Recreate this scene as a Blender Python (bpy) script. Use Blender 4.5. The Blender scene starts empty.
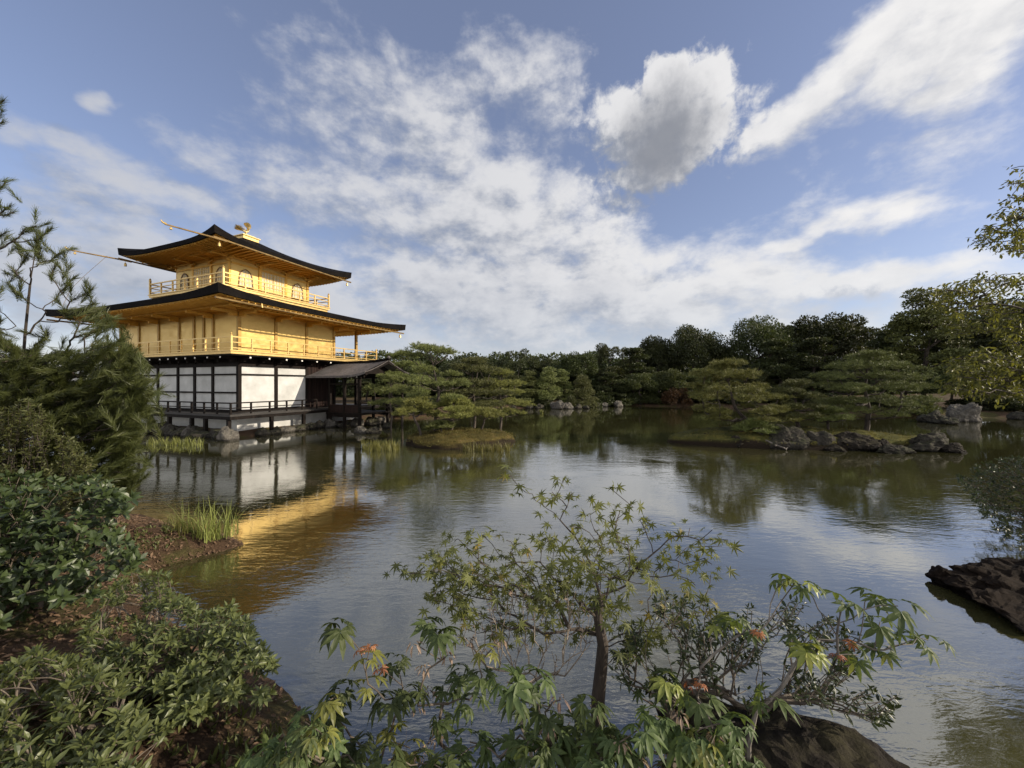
import bpy, math, random
import numpy as np
from mathutils import Vector, noise as mnoise

C = bpy.context.scene
COL = C.collection
R = math.radians
EYE = 2.6            # camera height over the pond (water level is z = 0)
FPX = 381.0          # focal length in pixels of the 1024 px wide frame

# ------------------------------------------------------------------ camera
cam_d = bpy.data.cameras.new("camera")
cam = bpy.data.objects.new("camera", cam_d)
COL.objects.link(cam)
cam.location = (0, 0, EYE)
cam.rotation_euler = (R(90), 0, 0)
cam_d.sensor_width = 36
cam_d.lens = 36 * FPX / 1024
cam_d.clip_start = 0.05
cam_d.clip_end = 5000
C.camera = cam

# ------------------------------------------------------------------ light and sky
SUN_AZ, SUN_EL = 101.0, 23.0          # azimuth clockwise from +Y, elevation
sun_d = bpy.data.lights.new("sun", 'SUN')
sun_d.energy = 4.7
sun_d.angle = R(0.55)
sun_d.color = (1.0, 0.88, 0.70)
sun = bpy.data.objects.new("sun", sun_d)
COL.objects.link(sun)
sv = Vector((math.sin(R(SUN_AZ)) * math.cos(R(SUN_EL)), math.cos(R(SUN_AZ)) * math.cos(R(SUN_EL)), math.sin(R(SUN_EL))))
sun.rotation_euler = sv.to_track_quat('Z', 'Y').to_euler()
sun.location = (60, -10, 40)

world = bpy.data.worlds.new("World")
C.world = world
world.use_nodes = True
C.view_settings.view_transform = 'Standard'
C.view_settings.look = 'None'
C.view_settings.gamma = 1
C.view_settings.use_curve_mapping = False
C.view_settings.exposure = 0.42


class NT:
    """small helper for wiring node trees"""
    def __init__(self, tree):
        self.t = tree
        self.n = tree.nodes
        self.l = tree.links

    def node(self, kind, **kw):
        nd = self.n.new(kind)
        for k, v in kw.items():
            setattr(nd, k, v)
        return nd

    def put(self, sock, val):
        if isinstance(val, bpy.types.NodeSocket):
            self.l.new(val, sock)
        else:
            sock.default_value = val

    def math(self, op, a, b=None, c=None, clamp=False):
        nd = self.node('ShaderNodeMath', operation=op, use_clamp=clamp)
        self.put(nd.inputs[0], a)
        if b is not None:
            self.put(nd.inputs[1], b)
        if c is not None:
            self.put(nd.inputs[2], c)
        return nd.outputs[0]

    def vmath(self, op, a, b=None, scale=None):
        nd = self.node('ShaderNodeVectorMath', operation=op)
        self.put(nd.inputs[0], a)
        if b is not None:
            self.put(nd.inputs[1], b)
        if scale is not None:
            self.put(nd.inputs['Scale'], scale)
        return nd.outputs['Value'] if op in ('LENGTH', 'DOT_PRODUCT', 'DISTANCE') else nd.outputs['Vector']

    def noise(self, vec, scale, detail=4, rough=0.5, distortion=0.0, color=False):
        nd = self.node('ShaderNodeTexNoise')
        if vec is not None:
            self.put(nd.inputs['Vector'], vec)
        nd.inputs['Scale'].default_value = scale
        nd.inputs['Detail'].default_value = detail
        nd.inputs['Roughness'].default_value = rough
        nd.inputs['Distortion'].default_value = distortion
        return nd.outputs['Color'] if color else nd.outputs[0]

    def range(self, v, a, b, c=0.0, d=1.0, smooth=False):
        nd = self.node('ShaderNodeMapRange')
        nd.interpolation_type = 'SMOOTHSTEP' if smooth else 'LINEAR'
        self.put(nd.inputs[0], v)
        for i, x in zip((1, 2, 3, 4), (a, b, c, d)):
            self.put(nd.inputs[i], x)
        return nd.outputs[0]

    def mix(self, f, a, b):
        nd = self.node('ShaderNodeMix', data_type='RGBA')
        self.put(nd.inputs[0], f)
        self.put(nd.inputs[6], a)
        self.put(nd.inputs[7], b)
        return nd.outputs[2]

    def ramp(self, f, stops):
        nd = self.node('ShaderNodeValToRGB')
        self.put(nd.inputs[0], f)
        e = nd.color_ramp.elements
        while len(e) < len(stops):
            e.new(0.5)
        for el, (p, c) in zip(e, stops):
            el.position = p
            el.color = (c[0], c[1], c[2], 1)
        return nd.outputs[0]


def rgb(*c):
    return (c[0], c[1], c[2], 1.0)


# clouds: each is a bank at an azimuth/elevation of the sky (px, py, half widths, tilt, weight; directions measured on the photograph)
CLOUDS = [
    (430, 130, 190, 95, 0, .70), (330, 190, 150, 62, 0, .72), (500, 215, 190, 90, -8, .92), (540, 300, 330, 75, 0, .98), (200, 285, 380, 95, 0, .86),
    (680, 300, 220, 50, 0, .90), (70, 220, 170, 48, 0, .66), (560, 340, 500, 50, 0, .72), (520, 80, 120, 50, 0, .60),
    (662, 122, 74, 66, 0, 1.3), (628, 108, 46, 42, 0, 1.1), (694, 92, 44, 46, 0, 1.1), (660, 160, 58, 36, 0, 1.0), (664, 84, 46, 34, 0, 1.1), (715, 118, 36, 44, 0, .95), (740, 104, 46, 28, 15, .75),
    (850, 72, 190, 46, 24, .95), (985, 28, 170, 62, 22, 1.12), (920, 40, 160, 60, 22, 1.05),
    (872, 218, 90, 32, 8, .86), (800, 243, 120, 18, 3, .80), (850, 288, 160, 24, 2, 1.0), (960, 300, 130, 34, 5, .75),
    (70, 145, 80, 28, 0, .66), (215, 152, 80, 34, 0, .72), (110, 112, 24, 16, -20, .78), (15, 130, 55, 32, 0, .66),
    (420, 385, 260, 50, 0, .60), (180, 195, 170, 28, 0, .62), (900, 170, 220, 60, 20, .40),
]


def build_world():
    w = NT(world.node_tree)
    w.n.clear()
    grp = bpy.data.node_groups.new("cloud_field", 'ShaderNodeTree')
    grp.interface.new_socket("Vector", in_out='INPUT', socket_type='NodeSocketVector')
    grp.interface.new_socket("Value", in_out='OUTPUT', socket_type='NodeSocketFloat')
    g = NT(grp)
    gi, go = g.node('NodeGroupInput'), g.node('NodeGroupOutput')
    v = gi.outputs[0]
    wn = g.vmath('SUBTRACT', g.noise(v, 5.0, 4, .55, color=True), (.5, .5, .5))
    wv = g.vmath('MULTIPLY_ADD', wn, (.16, .13, 0.0))
    wv.node.inputs[2].default_value = (0, 0, 0)
    g.l.new(v, wv.node.inputs[2])
    acc = None
    for cx, cy, rx, ry, rot, amp in CLOUDS:
        u, t = (cx - 512) / FPX, (384 - cy) / FPX
        az = math.atan(u)
        ca = math.cos(az)
        el = math.atan(t * ca)
        sx, sy = rx / FPX * ca * ca, ry / FPX * ca * math.cos(el) ** 2
        m = g.node('ShaderNodeMapping', vector_type='TEXTURE')
        g.put(m.inputs[0], wv)
        m.inputs[1].default_value = (az, el, 0)
        m.inputs[2].default_value = (0, 0, R(rot))
        m.inputs[3].default_value = (sx * 1.15, sy * 1.15, 1)
        d = g.vmath('LENGTH', m.outputs[0])
        k = g.range(d, 0.15, 1.15, amp, 0.0, smooth=True)
        acc = k if acc is None else g.math('MAXIMUM', acc, k)
    st = g.vmath('MULTIPLY', v, (1.0, 1.7, 1.0))
    n1 = g.noise(st, 5.5, 10, .58, .3)
    n2 = g.noise(st, 19.0, 8, .62)
    n = g.math('ADD', g.math('MULTIPLY', n1, .70), g.math('MULTIPLY', n2, .30))
    sp2 = g.node('ShaderNodeSeparateXYZ')
    g.l.new(v, sp2.inputs[0])
    low = g.range(sp2.outputs[1], .0, .34, .50, 0.0, smooth=True)
    val = g.math('ADD', g.math('MAXIMUM', acc, low), g.math('MULTIPLY', g.math('SUBTRACT', n, .5), 2.2))
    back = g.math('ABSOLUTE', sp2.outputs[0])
    val = g.math('ADD', val, g.range(back, 1.15, 1.8, 0.0, .55, smooth=True))  # extra cloud cover out of view, added to carry the fill light
    # billows of the lone cumulus
    cm = g.node('ShaderNodeMapping', vector_type='TEXTURE')
    g.put(cm.inputs[0], v)
    cm.inputs[1].default_value = (math.atan(156 / FPX), math.atan(264 / FPX * math.cos(math.atan(156 / FPX))), 0)
    cm.inputs[3].default_value = (.27, .22, 1)
    cw = g.range(g.vmath('LENGTH', cm.outputs[0]), .6, 1.1, 1, 0, smooth=True)
    n3 = g.noise(v, 26, 8, .62, .4)
    val = g.math('ADD', val, g.math('MULTIPLY', cw, g.math('MULTIPLY', g.math('SUBTRACT', n3, .5), 1.25)))
    val = g.math('SUBTRACT', val, .26)
    g.l.new(val, go.inputs[0])

    tc = w.node('ShaderNodeTexCoord')
    sep = w.node('ShaderNodeSeparateXYZ')
    w.l.new(tc.outputs['Generated'], sep.inputs[0])
    az = w.math('ARCTAN2', sep.outputs[0], sep.outputs[1])
    el = w.math('ARCSINE', sep.outputs[2])
    cmb = w.node('ShaderNodeCombineXYZ')
    w.l.new(az, cmb.inputs[0])
    w.l.new(el, cmb.inputs[1])
    dv = cmb.outputs[0]

    def field(vec):
        nd = w.node('ShaderNodeGroup')
        nd.node_tree = grp
        w.put(nd.inputs[0], vec)
        return nd.outputs[0]
    # the shaded heart of the lone cumulus, and the grey base of the big bank
    def heart(cx, cy, rx, ry, rot, a, b):
        u, t = (cx - 512) / FPX, (384 - cy) / FPX
        ca = math.cos(math.atan(u))
        m = w.node('ShaderNodeMapping', vector_type='TEXTURE')
        nz = w.vmath('SUBTRACT', w.noise(dv, 11.0, 6, .65, color=True), (.5, .5, .5))
        ad = w.vmath('ADD', dv, w.vmath('MULTIPLY', nz, (.16, .14, 0)))
        w.put(m.inputs[0], ad)
        m.inputs[1].default_value = (math.atan(u), math.atan(t * ca), 0)
        m.inputs[2].default_value = (0, 0, R(rot))
        m.inputs[3].default_value = (rx / FPX * ca * ca, ry / FPX * ca, 1)
        return w.range(w.vmath('LENGTH', m.outputs[0]), .15, 1.1, a, b, smooth=True)
    here = field(dv)
    crisp = heart(668, 115, 110, 95, 0, 1.0, 0)
    alpha = w.range(w.math('MULTIPLY', w.math('SUBTRACT', here, w.math('MULTIPLY', crisp, .14)), w.math('MULTIPLY_ADD', crisp, .9, 1.0)), -.06, .66, 0, .96, smooth=True)
    toward = field(w.vmath('ADD', dv, (.035, .045, 0)))
    lit = w.range(w.math('SUBTRACT', here, toward), -.55, .30, 0, 1, smooth=True)
    lf = w.range(az, .3, .7, 0, .62, smooth=True)
    lit = w.math('ADD', w.math('MULTIPLY', lit, w.math('SUBTRACT', 1.0, lf)), w.math('MULTIPLY', lf, w.math('ADD', .45, w.math('MULTIPLY', w.noise(w.vmath('MULTIPLY', dv, (1, 1.6, 1)), 13, 8, .62), .9))))
    thick = w.range(here, .55, 1.15, 0, 1, smooth=True)
    warm = w.range(az, -.9, .9, 0, 1)
    bright = w.mix(warm, rgb(.60, .62, .68), rgb(1.03, 1.01, .99))
    shade = w.mix(warm, rgb(.27, .32, .43), rgb(.40, .43, .50))
    c = w.mix(lit, shade, bright)
    c = w.mix(heart(664, 146, 74, 52, 10, .95, 0), c, rgb(.29, .305, .345))
    c = w.mix(w.math('MULTIPLY', heart(480, 285, 230, 50, -4, .6, 0), thick), c, rgb(.37, .40, .48))
    c = w.mix(w.math('MULTIPLY', heart(860, 302, 100, 16, 2, .8, 0), alpha), c, rgb(.40, .45, .56))
    c = w.mix(w.range(el, 0, .30, .8, 0, smooth=True), c, w.mix(warm, rgb(.56, .60, .67), rgb(.72, .76, .82)))
    # unseen clouds behind the camera, added and brightened as fill light on the foreground
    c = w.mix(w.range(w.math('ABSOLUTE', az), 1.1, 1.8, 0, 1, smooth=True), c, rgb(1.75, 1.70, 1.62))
    sky = w.node('ShaderNodeTexSky', sky_type='NISHITA')
    sky.sun_disc = False
    sky.sun_elevation = R(SUN_EL)
    sky.sun_rotation = R(SUN_AZ)
    sky.air_density = 1.0
    sky.dust_density = 0.6
    sky.ozone_density = 2.2
    tint = w.node('ShaderNodeMix', data_type='RGBA', blend_type='MULTIPLY')
    tint.inputs[0].default_value = 1.0
    w.l.new(sky.outputs[0], tint.inputs[6])
    tint.inputs[7].default_value = rgb(1.14, .97, 1.0)
    b1, b2 = w.node('ShaderNodeBackground'), w.node('ShaderNodeBackground')
    w.l.new(w.mix(.22, tint.outputs[2], rgb(2.6, 2.9, 3.9)), b1.inputs[0])
    b1.inputs[1].default_value = 0.112
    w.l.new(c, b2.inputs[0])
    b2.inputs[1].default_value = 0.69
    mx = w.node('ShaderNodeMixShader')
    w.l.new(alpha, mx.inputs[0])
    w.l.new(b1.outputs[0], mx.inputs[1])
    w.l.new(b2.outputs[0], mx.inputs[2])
    out = w.node('ShaderNodeOutputWorld')
    w.l.new(mx.outputs[0], out.inputs[0])


build_world()

# ------------------------------------------------------------------ helpers


def at(px, py, d):
    """the point at depth d that the photograph shows at pixel (px, py)"""
    return Vector((d * (px - 512) / FPX, d, EYE + d * (384 - py) / FPX))


def tag(o, label=None, cat=None, group=None, kind=None):
    if label:
        o['label'] = label
    if cat:
        o['category'] = cat
    if group:
        o['group'] = group
    if kind:
        o['kind'] = kind
    return o


def thing(name, loc, label, cat, rz=0.0, group=None):
    o = bpy.data.objects.new(name, None)
    o.empty_display_size = 0.2
    COL.objects.link(o)
    o.location = loc
    o.rotation_euler = (0, 0, rz)
    return tag(o, label, cat, group)


def copy_tree(o, loc, rz=0.0, scale=1.0, label=None, group=None):
    c = o.copy()
    COL.objects.link(c)
    c.location = loc
    c.rotation_euler = (0, 0, rz)
    c.scale = scale if hasattr(scale, '__len__') else (scale, scale, scale)
    for ch in o.children:
        k = ch.copy()
        COL.objects.link(k)
        k.parent = c
        for g in ch.children:
            q = g.copy()
            COL.objects.link(q)
            q.parent = k
    return tag(c, label, None, group)


class Acc:
    """collects vertices and faces of one mesh"""
    def __init__(self):
        self.v, self.f, self.n = [], [], 0

    def add(self, verts, faces, mi=0):
        verts = np.asarray(verts, dtype=np.float64).reshape(-1, 3)
        groups = {}
        if isinstance(faces, np.ndarray):
            groups[faces.shape[1]] = faces
        else:
            for fc in faces:
                groups.setdefault(len(fc), []).append(fc)
        for k, fs in groups.items():
            self.f.append((np.asarray(fs, dtype=np.int64) + self.n, mi))
        self.v.append(verts)
        self.n += len(verts)

    def box(self, x0, x1, y0, y1, z0, z1, mi=0):
        v = [(x0, y0, z0), (x1, y0, z0), (x1, y1, z0), (x0, y1, z0), (x0, y0, z1), (x1, y0, z1), (x1, y1, z1), (x0, y1, z1)]
        self.add(v, [(0, 3, 2, 1), (4, 5, 6, 7), (0, 1, 5, 4), (1, 2, 6, 5), (2, 3, 7, 6), (3, 0, 4, 7)], mi)

    def beam(self, a, b, w, h, mi=0):
        """a squared bar from a to b"""
        a, b = Vector(a), Vector(b)
        d = (b - a).normalized()
        up = Vector((0, 0, 1)) if abs(d.z) < .95 else Vector((1, 0, 0))
        s = d.cross(up).normalized() * (w / 2)
        u = s.cross(d).normalized() * (h / 2)
        v = [p + i * s + j * u for p in (a, b) for i, j in ((-1, -1), (1, -1), (1, 1), (-1, 1))]
        self.add([tuple(p) for p in v], [(0, 1, 2, 3), (7, 6, 5, 4), (0, 4, 5, 1), (1, 5, 6, 2), (2, 6, 7, 3), (3, 7, 4, 0)], mi)

    def tube(self, path, radii, sides=6, mi=0, cap=True):
        P = np.asarray([tuple(p) for p in path], dtype=float)
        n = len(P)
        if n < 2:
            return
        r = np.full(n, radii, dtype=float) if np.isscalar(radii) else np.asarray(radii, dtype=float)
        T = np.gradient(P, axis=0)
        T /= np.linalg.norm(T, axis=1)[:, None] + 1e-12
        ref = np.array([0.31, 0.17, 0.93]) if abs(T[0, 2]) < .9 else np.array([1.0, .1, 0.0])
        X = np.cross(T, ref)
        X /= np.linalg.norm(X, axis=1)[:, None] + 1e-12
        Y = np.cross(T, X)
        a = np.linspace(0, 2 * np.pi, sides, endpoint=False)
        V = P[:, None, :] + r[:, None, None] * (np.cos(a)[None, :, None] * X[:, None, :] + np.sin(a)[None, :, None] * Y[:, None, :])
        fs = []
        for i in range(n - 1):
            for j in range(sides):
                k = (j + 1) % sides
                fs.append((i * sides + j, i * sides + k, (i + 1) * sides + k, (i + 1) * sides + j))
        if cap:
            fs.append(tuple(range(sides))[::-1])
            fs.append(tuple((n - 1) * sides + j for j in range(sides)))
        self.add(V.reshape(-1, 3), fs, mi)

    def lathe(self, prof, sides=16, centre=(0, 0, 0), mi=0):
        a = np.linspace(0, 2 * np.pi, sides, endpoint=False)
        V = [(centre[0] + r * math.cos(t), centre[1] + r * math.sin(t), centre[2] + z) for r, z in prof for t in a]
        fs = []
        for i in range(len(prof) - 1):
            for j in range(sides):
                k = (j + 1) % sides
                fs.append((i * sides + j, i * sides + k, (i + 1) * sides + k, (i + 1) * sides + j))
        self.add(V, fs, mi)

    def stamp(self, tmpl, P, Y, N, S, mi=0):
        """copies of a template (verts, faces): length along Y, face normal near N, size S"""
        tv, tf = tmpl
        P, Y, N = (np.asarray(q, dtype=float) for q in (P, Y, N))
        m = len(P)
        if m == 0:
            return
        Y = Y / (np.linalg.norm(Y, axis=1)[:, None] + 1e-9)
        X = np.cross(Y, N)
        X /= np.linalg.norm(X, axis=1)[:, None] + 1e-9
        Z = np.cross(X, Y)
        S = np.broadcast_to(np.asarray(S, dtype=float), (m,))
        tv = np.asarray(tv, dtype=float)
        V = P[:, None, :] + S[:, None, None] * (tv[None, :, 0:1] * X[:, None, :] + tv[None, :, 1:2] * Y[:, None, :] + tv[None, :, 2:3] * Z[:, None, :])
        off = (np.arange(m) * len(tv))[:, None, None]
        groups = {}
        for fc in tf:
            groups.setdefault(len(fc), []).append(fc)
        for k, fs in groups.items():
            F = (np.asarray(fs)[None, :, :] + off).reshape(-1, k)
            self.f.append((F + self.n, mi))
        self.v.append(V.reshape(-1, 3))
        self.n += m * len(tv)

    def build(self, name, mats, parent=None, smooth=False):
        me = bpy.data.meshes.new(name)
        V = np.concatenate(self.v) if self.v else np.zeros((0, 3))
        me.vertices.add(len(V))
        me.vertices.foreach_set('co', V.ravel())
        tot = np.concatenate([np.full(len(f), f.shape[1]) for f, _ in self.f])
        idx = np.concatenate([f.ravel() for f, _ in self.f])
        mi = np.concatenate([np.full(len(f), m) for f, m in self.f])
        start = np.concatenate([[0], np.cumsum(tot)[:-1]])
        me.loops.add(len(idx))
        me.loops.foreach_set('vertex_index', idx.astype(np.int32))
        me.polygons.add(len(tot))
        me.polygons.foreach_set('loop_start', start.astype(np.int32))
        me.polygons.foreach_set('loop_total', tot.astype(np.int32))
        me.polygons.foreach_set('material_index', mi.astype(np.int32))
        me.polygons.foreach_set('use_smooth', np.full(len(tot), smooth))
        me.update(calc_edges=True)
        me.validate()
        for m in (mats if isinstance(mats, (list, tuple)) else [mats]):
            me.materials.append(m)
        o = bpy.data.objects.new(name, me)
        COL.objects.link(o)
        if parent is not None:
            o.parent = parent
        return o


# ------------------------------------------------------------------ materials
def mat(name, build):
    m = bpy.data.materials.new(name)
    m.use_nodes = True
    t = NT(m.node_tree)
    bs = m.node_tree.nodes['Principled BSDF']
    build(t, bs)
    return m


def bump(t, bs, h, strength=.5, dist=.02):
    b = t.node('ShaderNodeBump')
    b.inputs['Strength'].default_value = strength
    b.inputs['Distance'].default_value = dist
    t.put(b.inputs['Height'], h)
    t.l.new(b.outputs[0], bs.inputs['Normal'])


def objco(t, sc=(1, 1, 1)):
    tc = t.node('ShaderNodeTexCoord')
    return t.vmath('MULTIPLY', tc.outputs['Object'], sc)


def leafy(name, c0, c1, c2=None, rough=.5, trans=.3, spec=.35, patch=1.5):
    """leaf material: every leaf (mesh island) has its own tone, clumps drift in hue"""
    def b(t, bs):
        g = t.node('ShaderNodeNewGeometry')
        oi = t.node('ShaderNodeObjectInfo')
        r = g.outputs['Random Per Island']
        tc = t.node('ShaderNodeTexCoord')
        p = t.noise(tc.outputs['Object'], patch, 3, .6)
        f = t.math('ADD', t.math('MULTIPLY', r, .55), t.math('MULTIPLY', t.range(p, .3, .7), .45))
        stops = [(0.0, c0), (.62, c1)] + ([(.80, c1), (1.0, c2)] if c2 else [])
        col = t.ramp(f, stops)
        hs = t.node('ShaderNodeHueSaturation')
        hs.inputs['Hue'].default_value = .5
        t.put(hs.inputs['Value'], t.range(oi.outputs['Random'], 0, 1, .68, 1.28))
        t.put(hs.inputs['Hue'], t.range(oi.outputs['Random'], 0, 1, .485, .512))
        t.l.new(col, hs.inputs['Color'])
        t.l.new(hs.outputs[0], bs.inputs['Base Color'])
        bs.inputs['Roughness'].default_value = rough
        bs.inputs['Specular IOR Level'].default_value = spec
        tr = t.node('ShaderNodeBsdfTranslucent')
        br = t.node('ShaderNodeMix', data_type='RGBA', blend_type='MULTIPLY')
        br.inputs[0].default_value = 1
        t.l.new(hs.outputs[0], br.inputs[6])
        br.inputs[7].default_value = rgb(1.5, 1.45, .7)
        t.l.new(br.outputs[2], tr.inputs[0])
        mx = t.node('ShaderNodeMixShader')
        mx.inputs[0].default_value = trans
        out = t.n['Material Output']
        t.l.new(bs.outputs[0], mx.inputs[1])
        t.l.new(tr.outputs[0], mx.inputs[2])
        t.l.new(mx.outputs[0], out.inputs[0])
    return mat(name, b)


def plain(name, c0, c1, rough=.6, metal=0.0, scale=6.0, stretch=(1, 1, 1), bmp=0.0, bd=.01, detail=5, spec=.5, var=None):
    def b(t, bs):
        v = objco(t, stretch)
        n = t.noise(v, scale, detail, .6)
        t.l.new(t.ramp(n, [(.32, c0), (.68, c1)]), bs.inputs['Base Color'])
        bs.inputs['Roughness'].default_value = rough
        if var:
            t.put(bs.inputs['Roughness'], t.range(n, .3, .7, rough - var, rough + var))
        bs.inputs['Metallic'].default_value = metal
        bs.inputs['Specular IOR Level'].default_value = spec
        if bmp:
            bump(t, bs, n, bmp, bd)
    return mat(name, b)


M = {}
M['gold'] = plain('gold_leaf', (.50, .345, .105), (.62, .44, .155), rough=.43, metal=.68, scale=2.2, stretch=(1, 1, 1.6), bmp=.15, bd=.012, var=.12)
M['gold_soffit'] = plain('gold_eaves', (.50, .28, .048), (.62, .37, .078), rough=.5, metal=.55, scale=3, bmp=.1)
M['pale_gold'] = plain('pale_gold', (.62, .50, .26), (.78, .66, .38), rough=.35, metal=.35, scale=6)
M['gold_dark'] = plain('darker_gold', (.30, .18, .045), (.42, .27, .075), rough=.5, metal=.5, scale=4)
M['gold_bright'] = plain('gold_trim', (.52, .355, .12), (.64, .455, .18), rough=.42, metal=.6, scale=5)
M['plaster'] = plain('white_plaster', (.36, .36, .345), (.52, .52, .505), rough=.85, scale=1.3, bmp=.05)
M['dark_wood'] = plain('dark_timber', (.004, .003, .0026), (.013, .009, .007), rough=.7, spec=.12, scale=5, stretch=(1, 1, .2), bmp=.2)
M['brown_wood'] = plain('brown_timber', (.008, .0045, .004), (.026, .014, .011), rough=.7, spec=.15, scale=6, stretch=(2, 2, .15), bmp=.25)
M['deck_wood'] = plain('weathered_deck', (.008, .007, .006), (.03, .025, .022), rough=.7, scale=4, stretch=(1, .4, 1), bmp=.2)
M['pale_end'] = plain('white_paint', (.62, .60, .55), (.75, .73, .68), rough=.7)
M['pipe'] = plain('old_bronze_pipe', (.12, .075, .03), (.36, .24, .09), rough=.45, metal=.5, scale=2)
M['pane'] = plain('paper_pane', (.40, .37, .27), (.52, .48, .36), rough=.6, scale=3)
M['frame'] = plain('brown_window_frame', (.10, .055, .015), (.20, .11, .03), rough=.5)


def m_shingle(name, c0, c1, rough=.75):
    def b(t, bs):
        v = objco(t, (1, 1, 1))
        wv = t.node('ShaderNodeTexWave', wave_type='BANDS', bands_direction='Z')
        t.l.new(v, wv.inputs[0])
        wv.inputs['Scale'].default_value = 7
        wv.inputs['Distortion'].default_value = 1.5
        n = t.noise(v, 9, 6, .65)
        n2 = t.noise(v, 1.2, 4, .6)
        f = t.math('ADD', t.math('MULTIPLY', n, .6), t.math('MULTIPLY', n2, .4))
        t.l.new(t.ramp(f, [(.35, c0), (.65, c1)]), bs.inputs['Base Color'])
        bs.inputs['Roughness'].default_value = rough
        bs.inputs['Specular IOR Level'].default_value = .04
        bump(t, bs, t.math('ADD', t.math('MULTIPLY', wv.outputs['Fac'], .5), n), .35, .03)
    return mat(name, b)


M['shingle'] = m_shingle('dark_bark_shingle', (.003, .0028, .0028), (.012, .010, .009))
M['grey_shingle'] = m_shingle('grey_weathered_shingle', (.075, .068, .066), (.18, .165, .16))


def m_rock(name, c0, c1, moss, amount=.5):
    def b(t, bs):
        v = objco(t)
        n = t.noise(v, 3.2, 9, .68)
        n2 = t.math('ADD', t.math('MULTIPLY', t.noise(v, 12, 6, .7), .55), t.math('MULTIPLY', t.noise(v, 48, 5, .7), .45))
        base = t.ramp(t.math('ADD', t.math('MULTIPLY', n, .6), t.math('MULTIPLY', n2, .4)), [(.35, c0), (.66, c1)])
        g = t.node('ShaderNodeNewGeometry')
        s = t.node('ShaderNodeSeparateXYZ')
        t.l.new(g.outputs['Normal'], s.inputs[0])
        mk = t.math('MULTIPLY', t.range(s.outputs[2], .2, .9, smooth=True), t.range(n, .5 - amount * .3, .62, smooth=True))
        col = t.mix(t.math('MULTIPLY', mk, amount * 1.6, clamp=True), base, rgb(*moss))
        sp = t.node('ShaderNodeSeparateXYZ')
        t.l.new(g.outputs['Position'], sp.inputs[0])
        damp = t.range(t.math('ADD', sp.outputs[2], t.math('MULTIPLY', t.math('SUBTRACT', n2, .5), .12)), .05, .13, .38, 1.0, smooth=True)
        dk = t.node('ShaderNodeVectorMath', operation='SCALE')      # the wet band the water leaves on the stone
        t.l.new(col, dk.inputs[0])
        t.put(dk.inputs['Scale'], damp)
        t.l.new(dk.outputs[0], bs.inputs['Base Color'])
        bs.inputs['Roughness'].default_value = .85
        bs.inputs['Specular IOR Level'].default_value = .07
        bump(t, bs, t.math('ADD', n, t.math('MULTIPLY', n2, .45)), .8, .06)
    return mat(name, b)


M['rock'] = m_rock('grey_rock', (.012, .011, .010), (.070, .063, .053), (.045, .05, .018), .4)
M['rock_dark'] = m_rock('dark_wet_rock', (.008, .007, .006), (.045, .038, .032), (.045, .042, .016), .3)
M['rock_pale'] = m_rock('pale_rock', (.035, .032, .028), (.15, .137, .12), (.09, .09, .045), .2)
M['peat'] = m_rock('dark_mossy_rock', (.004, .003, .0026), (.022, .015, .011), (.02, .014, .009), .4)
M['trunk'] = plain('dark_bark', (.020, .015, .012), (.075, .058, .045), rough=.9, scale=9, stretch=(1, 1, .35), bmp=.7, bd=.03)
M['trunk_grey'] = plain('grey_bark', (.06, .05, .042), (.20, .175, .15), rough=.85, scale=14, stretch=(1, 1, .3), bmp=.5, bd=.01)
M['twig'] = plain('pale_twig', (.05, .038, .028), (.15, .12, .09), rough=.8, scale=14)

# ------------------------------------------------------------------ pond, ground
POND = [(-1.2, 2.75), (-.2, 2.45), (.9, 2.35), (1.6, 2.2), (2.5, 1.75), (3.2, 1.1), (4.6, .6), (6.2, 1.8), (7.2, 3.4), (8.2, 5.2), (9.6, 6.4),
        (13, 8), (19, 11), (26, 15), (34, 20), (39, 26), (37, 29), (31, 31), (27, 37), (22, 42), (14, 46), (5, 47), (3.5, 42), (0, 40.5), (-3, 36),
        (-5.5, 31), (-8.0, 28.6), (-9.6, 28.3), (-13.22, 17.75), (-16, 18.7), (-22, 21.2), (-27, 23), (-32, 22), (-30, 16), (-22, 12.5), (-14, 9.6), (-9.6, 8.3),
        (-7.6, 7.6), (-5.9, 6.9), (-4.9, 6.5), (-4.35, 6.15), (-4.75, 5.65), (-5.1, 5.1), (-4.4, 4.6), (-3.3, 3.95), (-2.3, 3.35)]


def pond_sd(x, y):
    """signed distance to the pond's shore: positive on land"""
    x, y = np.asarray(x, dtype=float), np.asarray(y, dtype=float)
    best = np.full(x.shape, 1e9)
    inside = np.zeros(x.shape, bool)
    n = len(POND)
    for i in range(n):
        ax, ay = POND[i]
        bx, by = POND[(i + 1) % n]
        dx, dy = bx - ax, by - ay
        t = np.clip(((x - ax) * dx + (y - ay) * dy) / (dx * dx + dy * dy), 0, 1)
        best = np.minimum(best, np.hypot(x - ax - t * dx, y - ay - t * dy))
        cr = ((ay > y) != (by > y)) & (x < (bx - ax) * (y - ay) / (by - ay + 1e-12) + ax)
        inside ^= cr
    return np.where(inside, -best, best)


def wob(x, y):
    return (np.sin(x * 1.7 + 1.3 * np.sin(y * 1.1)) + np.sin(y * 2.3 + 1.1 * np.sin(x * 1.9)) + .6 * np.sin(x * 4.1 + y * 3.3)) / 2.6


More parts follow.
